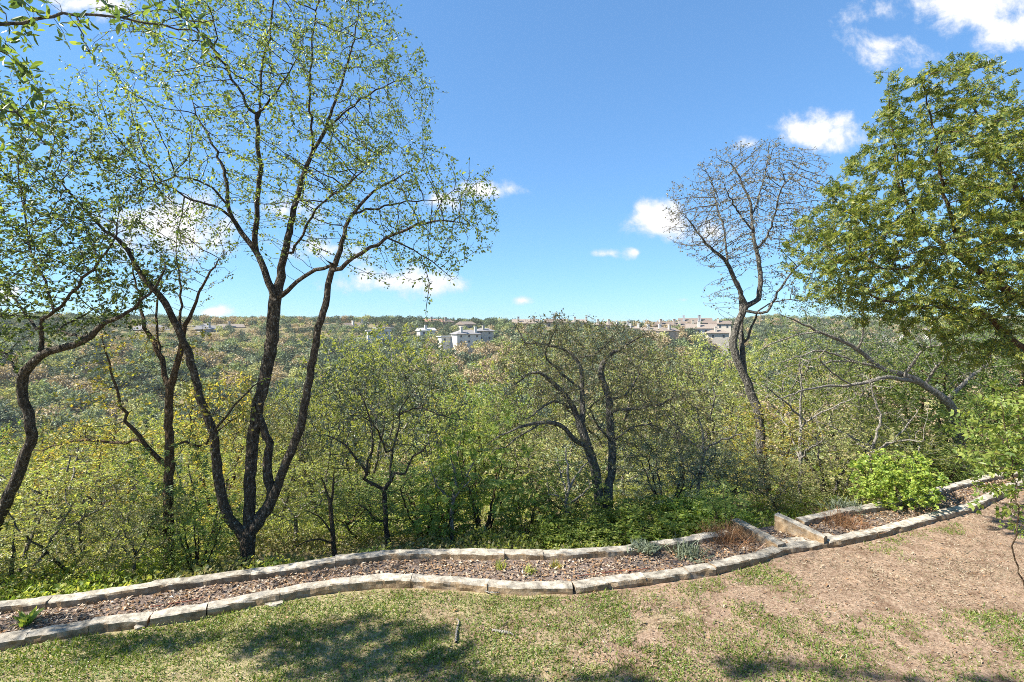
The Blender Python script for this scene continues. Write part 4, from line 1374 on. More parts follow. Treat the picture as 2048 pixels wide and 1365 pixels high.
put('dry_grass', 'rust red dry grass clump left of the cross stones', 'grass clump', tuft(1, 520, .42, .008, LM_RUST, 'dry_grass', .22, .8), 1455, 1082, .06)
put('dry_grass', 'rust red dry grass clump right of the tall cross stone', 'grass clump', tuft(2, 380, .34, .008, LM_RUST, 'dry_grass', .2, .9), 1690, 1050, .06)
put('sage_plant', 'silver green narrow leaved plant spilling over the far edging in the middle', 'plant', tuft(3, 260, .16, .022, LM_SAGE, 'sage_plant', .11, 1.0), 1290, 1098, .15)
put('sage_plant', 'silver green narrow leaved plant in the bed left of the red grass', 'plant', tuft(4, 240, .24, .024, LM_SAGE, 'sage_plant', .13, .8), 1375, 1110, .06)
put('sage_plant', 'silver green plant at the left foot of the round leaved shrub', 'plant', tuft(5, 260, .3, .024, LM_SAGE, 'sage_plant', .15, .9), 1690, 1022, .06)
put('broadleaf_weed', 'single bright broadleaf weed in the gravel near the left border', 'plant', tuft(6, 34, .24, .085, LM_FRESH, 'broadleaf_weed', .02, .7), 52, 1250, .05)
put('weed', 'small weed in the bed below the middle of the far edging', 'plant', tuft(7, 42, .17, .02, LM_YG, 'weed', .04, .6), 1003, 1138, .06)
put('weed', 'small yellowish weed in the bed, second along from the middle', 'plant', tuft(8, 42, .15, .02, LM_YG, 'weed', .04, .6), 1058, 1146, .06)
put('weed', 'small weed by a dry leaf in the bed right of the middle', 'plant', tuft(9, 36, .13, .02, LM_GOLD, 'weed', .04, .6), 1112, 1136, .06)


root = link('mimosa_plant', None, None, tuple(np.array([4.15, 10.0, -.3])), 'ferny leaved young mimosa behind the lower cross stone', 'plant')
rng = np.random.default_rng(2)
Pn, par, rad, nf = grow([np.array([[0, 0, 0, .014], [.03, 0, .5, .012], [0, .05, 1.1, .008]]), np.array([[0, 0, .2, .01], [-.2, 0, .7, .008], [-.35, .1, 1.0, .004]]), np.array([[0, 0, .3, .01], [.25, 0, .7, .007], [.45, -.1, .95, .004]])], np.array([[0, 0, 1.2]]), .1, .5, .2, rng)
tv, tf = tubes(Pn, par, rad, rng)
link('stem', mesh_data('stem', tv, tf, BK_BROWN, True), root)
fv, ff = pinnate(9, .17, .03, 75)
frond = mesh_data('frond', fv, ff, LM_GREEN)
for k in range(44):
    o = link('frond', frond, root, (rng.uniform(-.35, .4), rng.uniform(-.15, .15), rng.uniform(.35, 1.1)))
    o.rotation_euler = (rng.uniform(-.2, .5), rng.uniform(-.3, .3), rng.uniform(0, 6.28))
    s = rng.uniform(.35, .6)
    o.scale = (s, s, s)

# ------------------------------------------------------------------ grass, weeds, litter on the lawn
def frame_pts(n, ylo, yhi, rng, edge=None):
    """points on the lawn in front of the house that lie within the reach of the view"""
    d = ylo + (yhi - ylo) * rng.random(n) ** .85
    x = rng.uniform(-1.12, 1.12, n) * d
    ok = d < yn(x) - .26
    return x[ok], d[ok]


def green_amount(x, y):
    g = fbm(x, y, 1.5, 71, 4) + .10 - .042 * x - .05 * (y - 7)
    edge = np.exp(-((yn(x) - y - .45) / .35) ** 2) * .16
    return g + edge


rng = np.random.default_rng(77)
BL = np.array([(-.5, 0, 0), (.5, 0, 0), (.38, .55, .04), (-.38, .55, .04), (0, 1, -.08)], float)


def blades(n, lo, hi, width, mat, name, label, thresh, softness, lean, ylo=5.2, yhi=13.5, invert=False):
    x, y = frame_pts(n, ylo, yhi, rng)
    g = green_amount(x, y)
    if invert:
        g = 1.05 - g
    clump = vnoise(x, y, .16, 81) * .22
    ok = rng.random(len(x)) < np.clip((g + clump - thresh) / softness, 0, 1)
    x, y = x[ok], y[ok]
    m = len(x)
    ax = unit(rng.normal(0, lean, (m, 3)) * np.array([1, 1, .15]) + np.array([0, 0, 1]))
    ax[:, 2] = np.maximum(ax[:, 2], .06)
    nr = unit(rng.normal(size=(m, 3)) + np.array([0, 0, .4]))
    sc = rng.uniform(lo, hi, m) * (0.7 + .6 * vnoise(x, y, .5, 83))
    T = BL.copy()
    T[:, 0] *= width / ((lo + hi) / 2)
    pos = np.stack([x, y, lawn_z(x, y) - .004], 1)
    v, q = scatter((T, np.array([[0, 1, 2, 3]])), pos, ax, nr, sc)
    _, t3 = scatter((T, np.array([[3, 2, 4]])), pos, ax, nr, sc)
    link(name, mesh_data(name, v, [q, t3], mat), None, (0, 0, 0), label, 'grass', kind='stuff')


LM_TURF = leaf_mat('turf_green', [(.07, .13, .02), (.125, .195, .03), (.19, .25, .042), (.27, .29, .075)], .35, 1.4, gain=(1, 1, 1))
LM_STRAW = leaf_mat('turf_straw', [(.26, .20, .125), (.36, .29, .19), (.48, .41, .29), (.17, .125, .075), (.22, .16, .10)], .15, 1.1, gain=(1, 1, 1))
LM_LITTER = leaf_mat('leaf_litter', [(.19, .115, .06), (.29, .20, .12), (.42, .35, .26), (.11, .07, .045), (.32, .18, .08), (.16, .11, .07)], .1, 1.1, gain=(1, 1, 1))
LM_CHIP = leaf_mat('bed_chip', [(.105, .085, .068), (.15, .122, .10), (.19, .162, .138), (.08, .063, .05), (.235, .205, .18)], .0, 1.0, gain=(1, 1, 1))
blades(330000, .025, .075, .008, LM_TURF, 'green_grass', 'short patchy green grass of the lawn', .50, .20, .8)
blades(210000, .03, .075, .0055, LM_STRAW, 'dry_thatch', 'dry straw coloured grass lying on the bare lawn', .36, .5, 2.6, invert=True)
# creeping broadleaf weeds in the green patches
x, y = frame_pts(90000, 5.2, 12.5, rng)
g = green_amount(x, y) + (vnoise(x, y, .2, 91) - .5) * .5
ok = g > .66
x, y = x[ok], y[ok]
m = len(x)
v, f = scatter(rhomb(.42, .08), np.stack([x, y, lawn_z(x, y) + rng.uniform(.005, .04, m)], 1), unit(rng.normal(size=(m, 3)) * np.array([1, 1, .3])), unit(rng.normal(0, .5, (m, 3)) + np.array([0, 0, 1])), rng.uniform(.014, .032, m))
link('creeping_weeds', mesh_data('creeping_weeds', v, f, LM_GREEN), None, (0, 0, 0), 'creeping small leaved weeds in the lawn', 'weeds', kind='stuff')
# fallen leaves
x, y = frame_pts(13000, 5.2, 14, rng)
m = len(x)
sz = rng.uniform(.016, .05, m) * np.where(rng.random(m) < .05, 1.6, 1)
v, f = scatter(rhomb(.27, .16, .45, .15), np.stack([x, y, lawn_z(x, y) + rng.uniform(.004, .02, m)], 1), unit(rng.normal(size=(m, 3)) * np.array([1, 1, .2])), unit(rng.normal(0, .35, (m, 3)) + np.array([0, 0, 1])), sz)
link('fallen_leaves', mesh_data('fallen_leaves', v, f, LM_LITTER), None, (0, 0, 0), 'small dry leaves scattered over the lawn', 'leaves', kind='stuff')
# wood chips and gravel in the bed
n = 90000
x = rng.uniform(-9, 13.5, n)
y0, y1 = yn(x) + .02, yc(x) - .24
y = y0 + (y1 - y0) * rng.random(n)
ok = (y1 - y0 > .1) & (rng.random(n) < .45 + .9 * vnoise(x, y, .35, 95))
x, y = x[ok], y[ok]
m = len(x)
chip = np.array([(-.3, -.5, 0), (.32, -.42, .03), (.26, .5, 0), (-.34, .42, .05), (-.2, -.35, .22), (.2, -.3, .26), (.18, .36, .2), (-.24, .3, .24)])
cf = np.array([[4, 5, 6, 7], [0, 1, 5, 4], [1, 2, 6, 5], [2, 3, 7, 6], [3, 0, 4, 7]])
v, f = scatter((chip, cf), np.stack([x, y, np.full(m, BED_Z - .006)], 1), unit(rng.normal(size=(m, 3)) * np.array([1, 1, .25])), unit(rng.normal(0, .3, (m, 3)) + np.array([0, 0, 1])), rng.uniform(.009, .026, m))
link('bed_chips', mesh_data('bed_chips', v, f, LM_CHIP), None, (0, 0, 0), 'pale gravel and wood chips covering the bed', 'gravel', kind='stuff')
n = 9000
x = rng.uniform(-9, 13.5, n)
y0, y1 = yn(x) + .02, yc(x) - .24
y = y0 + (y1 - y0) * rng.random(n)
ok = (y1 - y0 > .1)
x, y = x[ok], y[ok]
m = len(x)
v, f = scatter(rhomb(.28, .16, .45, .15), np.stack([x, y, np.full(m, BED_Z + .02)], 1), unit(rng.normal(size=(m, 3)) * np.array([1, 1, .2])), unit(rng.normal(0, .5, (m, 3)) + np.array([0, 0, 1])), rng.uniform(.03, .07, m))
link('bed_leaves', mesh_data('bed_leaves', v, f, LM_LITTER), None, (0, 0, 0), 'dry brown leaves fallen in the bed', 'leaves', kind='stuff')

# ------------------------------------------------------------------ odd things lying about
def stick(label, pts, r, mat, seed):
    rng = np.random.default_rng(seed)
    w = np.array([np.append(onplane([(px, py)], z)[0], rr) for px, py, z, rr in [(a, b, c, r * k) for (a, b, c, k) in pts]])
    c = catmull(w, .04)
    base = c[0, :3].copy()
    c[:, :3] += rng.normal(0, .004, (len(c), 3))
    tv, tf = tubes(c[:, :3] - base, np.arange(-1, len(c) - 1), c[:, 3], rng, .08, False)
    link('fallen_stick', mesh_data('fallen_stick', tv, tf, mat, True), None, tuple(base), label, 'stick')


stick('short thick grey stick lying in the shade left of the lawn middle', [(912, 1285, .02, 1), (913, 1265, .025, 1.1), (917, 1250, .02, .9), (914, 1236, .02, .6)], .016, BK_PALE, 1)
stick('pale flat bark strip lying on the lawn in the middle', [(984, 1261, .015, .5), (1000, 1264, .02, 1.1), (1016, 1266, .02, 1), (1030, 1272, .015, .4)], .022, BK_PALE, 2)
stick('thin forked twig beside the pale bark strip', [(1000, 1260, .02, .6), (1012, 1248, .03, .8), (1024, 1238, .02, .4)], .008, BK_GREY, 3)
stick('slim pale twig against the near edging in the middle', [(970, 1183, .02, .7), (985, 1186, .03, 1), (1000, 1185, .02, .5)], .014, BK_PALE, 4)
stick('small dark twig on the bare right lawn', [(1280, 1252, .015, .7), (1288, 1248, .02, 1), (1296, 1245, .015, .5)], .009, BK_DARK, 5)
PIPE = noise_mat('drip_pipe', [(0.3, (.20, .07, .045)), (0.7, (.30, .12, .08))], 8, .6)


def pipe(label, pts):
    w = np.array([np.append(onplane([(px, py)], .085)[0], .009) for px, py in pts])
    c = catmull(w, .08)
    base = c[0, :3].copy()
    tv, tf = tubes(c[:, :3] - base, np.arange(-1, len(c) - 1), c[:, 3], np.random.default_rng(3), 0, False)
    link('drip_pipe', mesh_data('drip_pipe', tv, tf, PIPE, True), None, tuple(base), label, 'pipe')


pipe('thin reddish drip pipe along the left part of the near edging', [(300, 1214), (340, 1208), (380, 1202), (410, 1194)])
pipe('thin reddish drip pipe behind the middle of the near edging', [(1150, 1153), (1190, 1148), (1230, 1143), (1270, 1141), (1300, 1136)])


def rock(name, label, px, py, z, size, seed, mat):
    rng = np.random.default_rng(seed)
    import bmesh
    bm = bmesh.new()
    bmesh.ops.create_icosphere(bm, subdivisions=3, radius=1)
    me = bpy.data.meshes.new(name)
    pl = unit(rng.normal(size=(9, 3)))
    for v in bm.verts:
        p = np.array(v.co)
        for k in pl:
            s = p @ k - .72
            if s > 0:
                p = p - k * s
        p = p * (1 + .05 * rng.normal())
        v.co = p * np.array(size)
    bm.to_mesh(me)
    bm.free()
    me.materials.append(mat)
    q = onplane([(px, py)], z)[0]
    link(name, me, None, tuple(q), label, 'stone')


rock('stone', 'broken grey stone chunk on the grass below the left near edging', 278, 1255, .02, (.075, .06, .045), 1, STONE)
rock('stone', 'smaller broken stone piece beside the grey chunk on the left lawn', 302, 1249, .02, (.07, .04, .035), 2, STONE)
rock('stone', 'flat buff stone sunk in the grass at the foot of the near edging', 549, 1208, .0, (.16, .09, .03), 3, STONE)

# ------------------------------------------------------------------ low ground cover on the slope behind the edgings
rng = np.random.default_rng(55)
n = 190000
d = 7.0 + 19 * rng.random(n) ** 1.3
x = rng.uniform(-1.1, 1.1, n) * d
s_ = d - yc(x)
dn = fbm(x, d, 1.1, 131, 3)
ok = (s_ > .08) & (rng.random(n) < np.clip((dn - .20) * 4, 0, 1))
x, d, dn = x[ok], d[ok], dn[ok]
m = len(x)
zz = terrain(x, d) + rng.random(m) ** 1.3 * np.clip(dn - .2, .1, 1) * .75
v, f = scatter(rhomb(.3, .08), np.stack([x, d, zz], 1), unit(rng.normal(size=(m, 3)) + np.array([0, 0, .5])), unit(rng.normal(0, .6, (m, 3)) + np.array([0, 0, .8])), rng.uniform(.05, .11, m))
me = mesh_data('ground_cover', v, f, LM_FRESH)
for mm in (LM_YG, LM_OLIVE):
    me.materials.append(mm)
mi = np.clip((vnoise(x, d, 1.6, 141) * 3.4 - .2 + rng.normal(0, .35, m)).astype(int), 0, 2)
me.polygons.foreach_set('material_index', mi.astype(np.int32))
link('ground_cover', me, None, (0, 0, 0), 'low leafy ground cover on the slope behind the stone edgings', 'ground cover', kind='stuff')

# ------------------------------------------------------------------ bare dead wood standing in the thicket
def snag(seed, px, top, wpx, d, label):
    rng = np.random.default_rng(seed)
    x = (px - 1024) / 1024 * d
    zb = float(terrain(x, d))
    zt = H + (HZ - top) / 1024 * d
    h, w = zt - zb, wpx / 1024 * d
    lim = [np.array([[0, 0, -.4, .05], [.02 * w, 0, h * .3, .045], [-.06 * w, .03, h * .62, .03], [.05 * w, 0, h * .95, .012]])]
    for k in range(4):
        an = k * 1.7 + rng.uniform(-.4, .4)
        z0 = h * rng.uniform(.3, .6)
        lim.append(np.array([[0, 0, z0, .028], [w * .25 * math.cos(an), w * .2 * math.sin(an), z0 + h * .12, .022], [w * .5 * math.cos(an), w * .4 * math.sin(an), z0 + h * rng.uniform(.15, .35), .010]]))
    bl = [(np.array([0, 0, h * .7]), (w * .5, w * .5, h * .3))]
    tr = make_tree(lim, bl, seed, 160, .16, 1.2, .3, [], BK_PALE, tip=.007, base=np.zeros(3))
    place_tree('dead_tree', label, 'dead tree', tr, (x, d, zb), rng.uniform(0, 6.28))


snag(71, 1135, 880, 130, 11.0, 'small bare dead tree with pale twigs left of the two stemmed oak foot')
snag(72, 1600, 700, 230, 13.0, 'tangled bare grey dead tree right of the crooked bare tree stem')
snag(73, 1745, 740, 220, 13.2, 'bare pale dead tree standing under the long pale limbs')
snag(74, 905, 900, 110, 10.9, 'thin bare dead stem among the sumac leaves right of the small oak')
snag(75, 130, 900, 220, 10.2, 'leaning bare dead tree right of the bent oak trunk on the left')
snag(76, 1400, 800, 190, 12.4, 'bare twiggy dead tree between the spreading oak and the crooked bare tree')

# ------------------------------------------------------------------ houses on the far ridge
def flat_mat(name, c, rough=.8, vary=.12, scale=3):
    m, nt, N, L = mat_new(name)
    tc = nd(nt, 'ShaderNodeTexCoord')
    n1 = nd(nt, 'ShaderNodeTexNoise', i_Scale=scale, i_Detail=6.0)
    L.new(tc.outputs['Object'], n1.inputs['Vector'])
    lo = [k * (1 - vary) for k in c]
    hi = [min(k * (1 + vary), .85) for k in c]
    r1 = ramp(nt, [(.35, lo), (.65, hi)])
    L.new(n1.outputs[0], r1.inputs[0])
    pb = nd(nt, 'ShaderNodeBsdfPrincipled', i_Roughness=rough)
    L.new(r1.outputs[0], pb.inputs['Base Color'])
    out = nd(nt, 'ShaderNodeOutputMaterial')
    L.new(pb.outputs[0], out.inputs[0])
    return m


HM = {'white': flat_mat('stucco_white', (.58, .55, .49)), 'cream': flat_mat('stucco_cream', (.48, .42, .34)), 'grey': flat_mat('siding_grey', (.34, .34, .34)),
      'tan': flat_mat('stone_tan', (.40, .33, .26)), 'rgrey': flat_mat('shingle_grey', (.22, .21, .205), .9, .2), 'rbrown': flat_mat('shingle_brown', (.165, .128, .10), .9, .2),
      'rtan': flat_mat('shingle_tan', (.235, .19, .15), .9, .2), 'rred': flat_mat('shingle_red', (.30, .16, .11), .9, .25), 'rwhite': flat_mat('roof_white', (.50, .49, .46), .6),
      'rdark': flat_mat('shingle_dark', (.11, .11, .115), .9)}
gm, gnt, gN, gL = mat_new('window_glass')
gp = nd(gnt, 'ShaderNodeBsdfPrincipled', i_Roughness=.08)
gp.inputs['Base Color'].default_value = (.03, .04, .05, 1)
go = nd(gnt, 'ShaderNodeOutputMaterial')
gL.new(gp.outputs[0], go.inputs[0])
GLASS = gm


def boxes(name, bl, mat):
    V, Fc = [], []
    for (x0, x1, y0, y1, z0, z1) in bl:
        b = len(V)
        V += [(x0, y0, z0), (x1, y0, z0), (x1, y1, z0), (x0, y1, z0), (x0, y0, z1), (x1, y0, z1), (x1, y1, z1), (x0, y1, z1)]
        Fc += [[b, b + 3, b + 2, b + 1], [b + 4, b + 5, b + 6, b + 7], [b, b + 1, b + 5, b + 4], [b + 1, b + 2, b + 6, b + 5], [b + 2, b + 3, b + 7, b + 6], [b + 3, b, b + 4, b + 7]]
    return mesh_data(name, V, np.array(Fc), mat)


def roof_mesh(kind, w, dp, z, rh, ov, mat):
    x, y = w / 2 + ov, dp / 2 + ov
    t = .25
    if kind == 'flat':
        return boxes('roof', [(-x, x, -y, y, z, z + rh)], mat)
    if kind == 'hip':
        r = max(x - y, x * .15)
        top = [(-r, 0, z + rh), (r, 0, z + rh)]
    else:
        top = [(-x, 0, z + rh), (x, 0, z + rh)]
    V = [(-x, -y, z), (x, -y, z), (x, y, z), (-x, y, z)] + top + [(-x, -y, z - t), (x, -y, z - t), (x, y, z - t), (-x, y, z - t)]
    q = np.array([[0, 1, 5, 4], [2, 3, 4, 5], [6, 7, 1, 0], [7, 8, 2, 1], [8, 9, 3, 2], [9, 6, 0, 3], [9, 8, 7, 6]])
    t3 = np.array([[1, 2, 5], [3, 0, 4]])
    return mesh_data('roof', V, [q, t3], mat)


def house(label, px, py, wpx, d, wh, rk, wall, roof, chim=1, rot=0.0, storeys=1, dpr=.55, group='houses on the far ridge', rhf=.28):
    """px,py = middle of the eaves line; wh = wall height in metres"""
    d = d / math.hypot(1, (px - 1024) / 1024)
    py = py + (7 if py < 656 else 0)
    c = P(px, py, d)
    w = wpx / 1024 * d
    dp = w * dpr
    root = link('house', None, None, (c[0], c[1], c[2] - wh), label, 'house', group)
    a = -math.atan2(c[0], c[1]) + rot
    gz = float(terrain(c[0], c[1])) - (c[2] - wh)
    bz = min(gz, 0) - 2.0
    root.rotation_euler = (0, 0, a)
    link('wall', boxes('wall', [(-w / 2, w / 2, -dp / 2, dp / 2, bz, wh)], HM[wall]), root)
    rh = .5 if rk == 'flat' else dp * rhf
    rf = link('roof', roof_mesh(rk, w, dp, wh, rh, .8, HM[roof]), root)
    for k in range(chim):
        cx = w * (-.38 + .76 * (k + .5) / chim) + (w * .12 if k % 2 else -w * .1)
        link('chimney', boxes('chimney', [(cx - .7, cx + .7, -dp * .34 - .6, -dp * .34 + .6, wh - 1, wh + rh + 1.6), (cx - .85, cx + .85, -dp * .34 - .75, -dp * .34 + .75, wh + rh + 1.6, wh + rh + 1.9)], HM[wall]), root)
    n = max(2, int(w / 4))
    sh = wh / storeys
    for s in range(storeys):
        for k in range(n):
            wx = -w / 2 + w * (k + .5) / n
            z0 = s * sh + sh * .3
            f = link('window', boxes('window', [(wx - .75, wx + .75, -dp / 2 - .08, -dp / 2 + .1, z0, z0 + sh * .48)], HM['white']), root)
            link('pane', boxes('pane', [(wx - .6, wx + .6, -dp / 2 - .11, -dp / 2, z0 + .12, z0 + sh * .48 - .12)], GLASS), f)
    return root


HS = [
    ('long low pale roofed house far left seen between the slim tree stems', 300, 660, 66, 395, 3, 'hip', 'cream', 'rgrey', 1, .1),
    ('grey gabled house at the left ridge, in front of its neighbours', 418, 658, 42, 385, 4, 'gable', 'grey', 'rgrey', 1, .5, 1),
    ('pale house with steep roof at the left ridge top', 404, 646, 34, 405, 4, 'hip', 'cream', 'rgrey', 1, -.2),
    ('pinkish roofed house right of the grey gabled house, left ridge', 462, 648, 42, 402, 4, 'gable', 'tan', 'rtan', 1, .15),
    ('long flat roofed house between the two right elm stems', 632, 641, 46, 415, 3, 'flat', 'cream', 'rwhite', 1, .0),
    ('brown gabled house just right of the elm stems on the ridge', 705, 645, 34, 405, 4, 'gable', 'white', 'rbrown', 1, .6),
    ('small house with dark roof on the ridge left of the white flat house', 728, 641, 26, 415, 3, 'hip', 'grey', 'rdark', 1, -.2),
    ('white house with flat white roof and shaded front on the left ridge', 768, 650, 34, 380, 4, 'flat', 'white', 'rwhite', 0, .45, 1),
    ('low white flat roof above the yellow green tree', 757, 662, 44, 330, 3, 'flat', 'white', 'rwhite', 0, .1),
    ('white rendered house with tall chimney above the yellow green tree', 852, 654, 32, 345, 4, 'gable', 'white', 'rwhite', 1, .4),
    ('reddish roofed house on the skyline left of the middle', 866, 637, 34, 400, 4, 'gable', 'tan', 'rred', 1, .1),
    ('brown steep roofed house on the skyline left of the tan gable', 893, 637, 26, 402, 4, 'hip', 'tan', 'rbrown', 1, .2),
    ('tan gabled house facing sideways on the skyline above the white villa', 932, 642, 36, 380, 6, 'gable', 'cream', 'rtan', 0, .9),
    ('large white two storey villa with tall windows below the skyline', 932, 668, 52, 310, 6.2, 'hip', 'white', 'rgrey', 2, .45, 2),
    ('two storey grey villa with hipped roof right of the white villa', 968, 662, 34, 320, 6, 'hip', 'cream', 'rgrey', 1, .3, 2),
    ('low white wing left of the white villa', 893, 674, 30, 312, 3.5, 'flat', 'white', 'rwhite', 0, .45, 1),
    ('long tan house on the skyline left of the spreading oak top', 1052, 640, 52, 370, 4, 'gable', 'tan', 'rtan', 2, .0),
    ('long tan house on the skyline behind the spreading oak top', 1112, 638, 44, 372, 4, 'gable', 'tan', 'rbrown', 1, .1),
    ('tan house with two chimneys on the skyline right of the oak top', 1160, 638, 38, 370, 4, 'hip', 'cream', 'rtan', 2, .1),
    ('hip roofed house with a tall middle chimney on the skyline', 1205, 643, 36, 350, 5, 'hip', 'cream', 'rtan', 2, .2),
    ('pale house left of the row of gables with two white chimneys', 1243, 648, 36, 345, 5, 'gable', 'white', 'rtan', 2, .3),
    ('narrow white house at the left end of the gable row', 1268, 650, 26, 340, 5, 'hip', 'white', 'rtan', 2, .0),
    ('house with white bay front and chimneys in the gable row', 1305, 654, 40, 330, 5, 'gable', 'white', 'rtan', 2, .35, 2),
    ('front gabled house with long roof slope, lowest of the gable row', 1335, 662, 40, 318, 4, 'gable', 'cream', 'rtan', 1, .9),
    ('house with brown roof behind the front gable', 1332, 644, 44, 350, 4, 'gable', 'tan', 'rbrown', 2, .3),
    ('house with brown roof on the ridge middle of the gable row', 1370, 646, 44, 352, 4, 'gable', 'cream', 'rbrown', 2, .2),
    ('wide white walled house with tan roof in the gable row', 1402, 657, 54, 325, 4, 'gable', 'white', 'rtan', 1, .15, 1),
    ('dark roofed row house on the skyline above the wide white house', 1390, 639, 60, 375, 3, 'gable', 'grey', 'rbrown', 3, .0),
    ('hip roofed house with tall white chimney left of the bare tree', 1434, 666, 40, 315, 4, 'hip', 'cream', 'rtan', 1, .2),
    ('dark roofed house on the skyline left of the bare tree', 1440, 641, 40, 370, 4, 'gable', 'cream', 'rbrown', 1, .0),
    ('white two storey house with chimney seen through the pale limbs', 1783, 684, 44, 330, 8, 'hip', 'white', 'rtan', 2, .2, 2),
    ('pale house with brown roof behind the bright tree leaves on the right', 1935, 690, 44, 330, 6, 'hip', 'cream', 'rbrown', 1, .3),
    ('distant pale house on the right hill above the two storey house', 1870, 652, 34, 430, 5, 'hip', 'white', 'rtan', 1, .1),
]
for hrow in HS:
    house(*hrow)

# ------------------------------------------------------------------ valley trees
def far_proto(seed, mat, ncl=34, per=26, size=.55, conic=0.0, trunk=True):
    rng = np.random.default_rng(seed)
    h, w = 6.5, 6.2
    cl = unit(rng.normal(size=(ncl, 3)) + np.array([0, 0, .35]))
    cl[:, 2] = np.abs(cl[:, 2]) * 1.0 - .15
    cl *= rng.uniform(.55, 1.0, (ncl, 1))
    if conic:
        cl[:, :2] *= (1 - conic * np.clip(cl[:, 2:], 0, 1))
    C = np.stack([cl[:, 0] * w * .42, cl[:, 1] * w * .42, 2.6 + cl[:, 2] * (h - 3.2)], 1)
    pos = np.repeat(C, per, 0)
    dr = unit(rng.normal(size=(len(pos), 3)))
    pos = pos + dr * rng.random((len(pos), 1)) ** .4 * np.array([.95, .95, .7])
    v, f = scatter(rhomb(.34, .1), pos, unit(dr + rng.normal(0, .7, dr.shape)), unit(dr * .8 + rng.normal(0, .6, dr.shape) + np.array([0, 0, .3])), size * rng.uniform(.5, 1.15, len(pos)))
    return v, f


FAR_COL = {
    'dark green rounded': leaf_mat('far_dark', [(.035, .05, .024), (.055, .072, .034), (.075, .09, .044)], .2, 1.2, .6, .2, .18),
    'grey green rounded': leaf_mat('far_grey', [(.095, .115, .058), (.13, .15, .075), (.165, .18, .09)], .2, 1.2, .6, .2, .15),
    'yellow green rounded': leaf_mat('far_yellow', [(.15, .16, .055), (.19, .195, .065), (.23, .22, .075)], .25, 1.2, .6, .2, .15),
    'fresh green rounded': leaf_mat('far_fresh', [(.085, .11, .04), (.115, .14, .05), (.145, .165, .06)], .25, 1.2, .6, .2, .18),
    'ochre brown rounded': leaf_mat('far_ochre', [(.17, .14, .07), (.22, .17, .08), (.19, .16, .10)], .2, 1.2, .6, .2, .15),
}
FKEYS = list(FAR_COL)
FMESH = []
for i, k in enumerate(FKEYS):
    for j in range(2):
        v, f = far_proto(300 + i * 7 + j, FAR_COL[k], conic=.45 if (i == 0 and j) else 0)
        FMESH.append((i, mesh_data('valley_tree', v, f, FAR_COL[k])))
rng = np.random.default_rng(91)
n = 30000
azs = np.radians(rng.uniform(-50, 50, n))
rs = np.sqrt(rng.uniform(24 ** 2, 620 ** 2, n))
X, Y = np.sin(azs) * rs, np.cos(azs) * rs
Zt = terrain(X, Y)
# thin to a natural spacing with a hash grid
cell = 6.2
taken = {}
keep = []
hxy = [(b_.location.x, b_.location.y) for b_ in COL.objects if b_.get('category') == 'house']
hxy = np.array(hxy)
hpy = np.array([h_[2] for h_ in HS])
hshow = np.array([8 if h_[5] > 6.5 else 1 if h_[5] >= 5 else -2 for h_ in HS])
for i in range(n):
    key = (int(X[i] // cell), int(Y[i] // cell))
    if key in taken:
        continue
    s = Y[i] - yc(X[i])
    if s < 14:
        continue
    if rs[i] > 250:
        dh = np.hypot(hxy[:, 0] - X[i], hxy[:, 1] - Y[i])
        nb = hxy[dh.argmin()]
        if dh.min() < 9:
            continue
        da = np.abs(np.arctan2(hxy[:, 0], hxy[:, 1]) - azs[i])
        hr = np.hypot(hxy[:, 0], hxy[:, 1])
        toprow = HZ - (Zt[i] + 7.0 - H) / Y[i] * 1024
        if ((da < .032) & (rs[i] < hr) & (toprow < hpy + hshow)).any() and rng.random() < .9:
            continue
    taken[key] = 1
    keep.append(i)
keep = np.array(keep)
X, Y, Zt, rs, azs = X[keep], Y[keep], Zt[keep], rs[keep], azs[keep]
colr = fbm(X, Y, 60, 61, 3) + rng.normal(0, .12, len(X))
kidx = np.digitize(colr, [.40, .50, .585, .66])
kidx = np.array([0, 1, 3, 2, 4])[kidx]
# near the slope foot the wood is lighter and yellower, towards the ridge darker
px_ = 1024 + X / Y * 1024
top_ = HZ - (Zt + 6 - H) / Y * 1024
swap = rng.random(len(X)) < .35
kidx = np.where(swap & (rs > 260), 0, kidx)
kidx = np.where(swap & (rs < 200), 2, kidx)
vis = ((px_ > -60) & (px_ < 720) | (px_ > 870) & (px_ < 1015) | (px_ > 1290) & (px_ < 1470)) & (rs > 26)
score = np.where(vis & (rs > 110), 1.0 / rs, 0)
top_ = HZ - (Zt + 8.5 - H) / Y * 1024
near_slope = vis & (rs <= 110) & (top_ < 1000) & (top_ > np.where(px_ < 650, 850, 770)) & (rng.random(len(X)) < .9)
score = np.where(near_slope, 2.0 / rs, score)
order = np.argsort(-score)
ind = [i for i in order if score[i] > 0][:285]
indset = set(ind)
hsc = rng.uniform(1.0, 1.8, len(X)) * np.where(rs > 330, .72, 1.0)
FL = {k: k + ' tree in the wood on the valley slopes' for k in FKEYS}
SLOPE_LABEL = ['green crowned tree low on the near slope', 'grey green tree low on the near slope', 'yellow green tree low on the near slope', 'olive brown tree low on the near slope', 'golden tree low on the near slope']
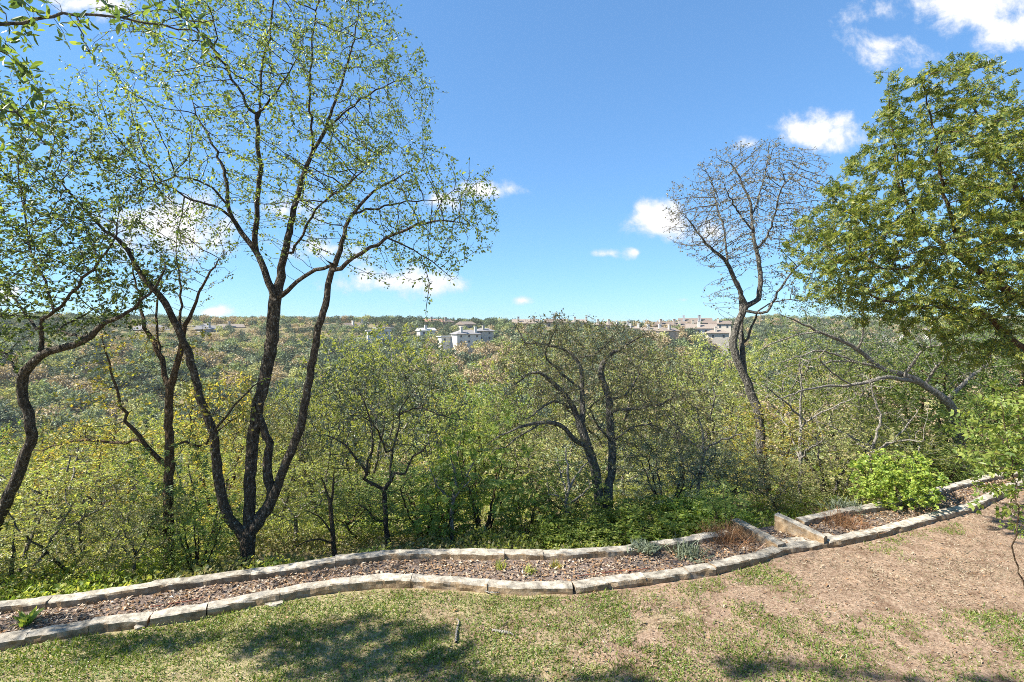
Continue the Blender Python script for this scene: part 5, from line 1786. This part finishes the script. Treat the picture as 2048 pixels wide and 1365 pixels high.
for i in ind:
    k = int(kidx[i])
    if rs[i] < 110:
        kn = ['green', 'grey', 'yg', 'olive', 'gold'][k]
        tr, h0, w0 = KINDS[kn][int(rng.integers(2))]
        s = 1.2 * hsc[i] * 5.0 / h0
        place_tree('slope_tree', SLOPE_LABEL[k], 'tree', tr, (X[i], Y[i], Zt[i]), rng.uniform(0, 6.28), (s, s, s * rng.uniform(.9, 1.2)), SLOPE_LABEL[k])
        continue
    me = FMESH[2 * k + int(rng.integers(2))][1]
    o = link('valley_tree', me, None, (X[i], Y[i], Zt[i] - .8), FL[FKEYS[k]], 'tree', FKEYS[k] + ' trees on the valley slopes')
    o.rotation_euler = (0, 0, rng.uniform(0, 6.28))
    s = hsc[i]
    o.scale = (s, s, s * rng.uniform(.85, 1.15))
# the rest of the wood as one mass
LP = [far_proto(400 + j, None, 24, 11, .85) for j in range(4)]
VV, FF, MI, b = [], [], [], 0
for i in range(len(X)):
    if i in indset or rs[i] < 100:
        continue
    if rs[i] < 250 and not vis[i] and abs(math.degrees(azs[i])) > 46:
        continue
    v, f = LP[i % 4]
    a = rng.uniform(0, 6.28)
    s = hsc[i]
    ca, sa = math.cos(a) * s, math.sin(a) * s
    q = np.empty_like(v)
    q[:, 0] = v[:, 0] * ca - v[:, 1] * sa + X[i]
    q[:, 1] = v[:, 0] * sa + v[:, 1] * ca + Y[i]
    q[:, 2] = v[:, 2] * s + Zt[i] - .8
    VV.append(q.astype(np.float32))
    FF.append(f + b)
    MI.append(np.full(len(f), kidx[i], dtype=np.int32))
    b += len(v)
me = mesh_data('distant_woodland', np.concatenate(VV), np.concatenate(FF), None)
for k in FKEYS:
    me.materials.append(FAR_COL[k])
me.polygons.foreach_set('material_index', np.concatenate(MI))
link('distant_woodland', me, None, (0, 0, 0), 'mixed woodland covering the far valley slopes and ridge', 'woodland', kind='stuff')
print('far trees', len(X), 'individual', len(ind), 'mass quads', b // 4)
tot = sum(len(o.data.polygons) for o in COL.objects if o.type == 'MESH')
print('objects', len(COL.objects), 'polys(with instances)', tot)

# ------------------------------------------------------------------ the air
hm, hnt, hN, hL = mat_new('air')
pv = nd(hnt, 'ShaderNodeVolumePrincipled')
pv.inputs['Color'].default_value = (.88, .92, 1.0, 1)
pv.inputs['Density'].default_value = 0.00013
pv.inputs['Anisotropy'].default_value = 0.2
ho = nd(hnt, 'ShaderNodeOutputMaterial')
hL.new(pv.outputs[0], ho.inputs['Volume'])
zlo = min(float(v.co.z) for v in bpy.data.objects['hillside'].data.vertices) - 1.0
hz = link('haze', boxes('haze', [(-2700, 2700, -2700, 2700, zlo, 24.0)], hm), None, (0, 0, 0), 'thin pale air filling the valley', 'haze', kind='stuff')
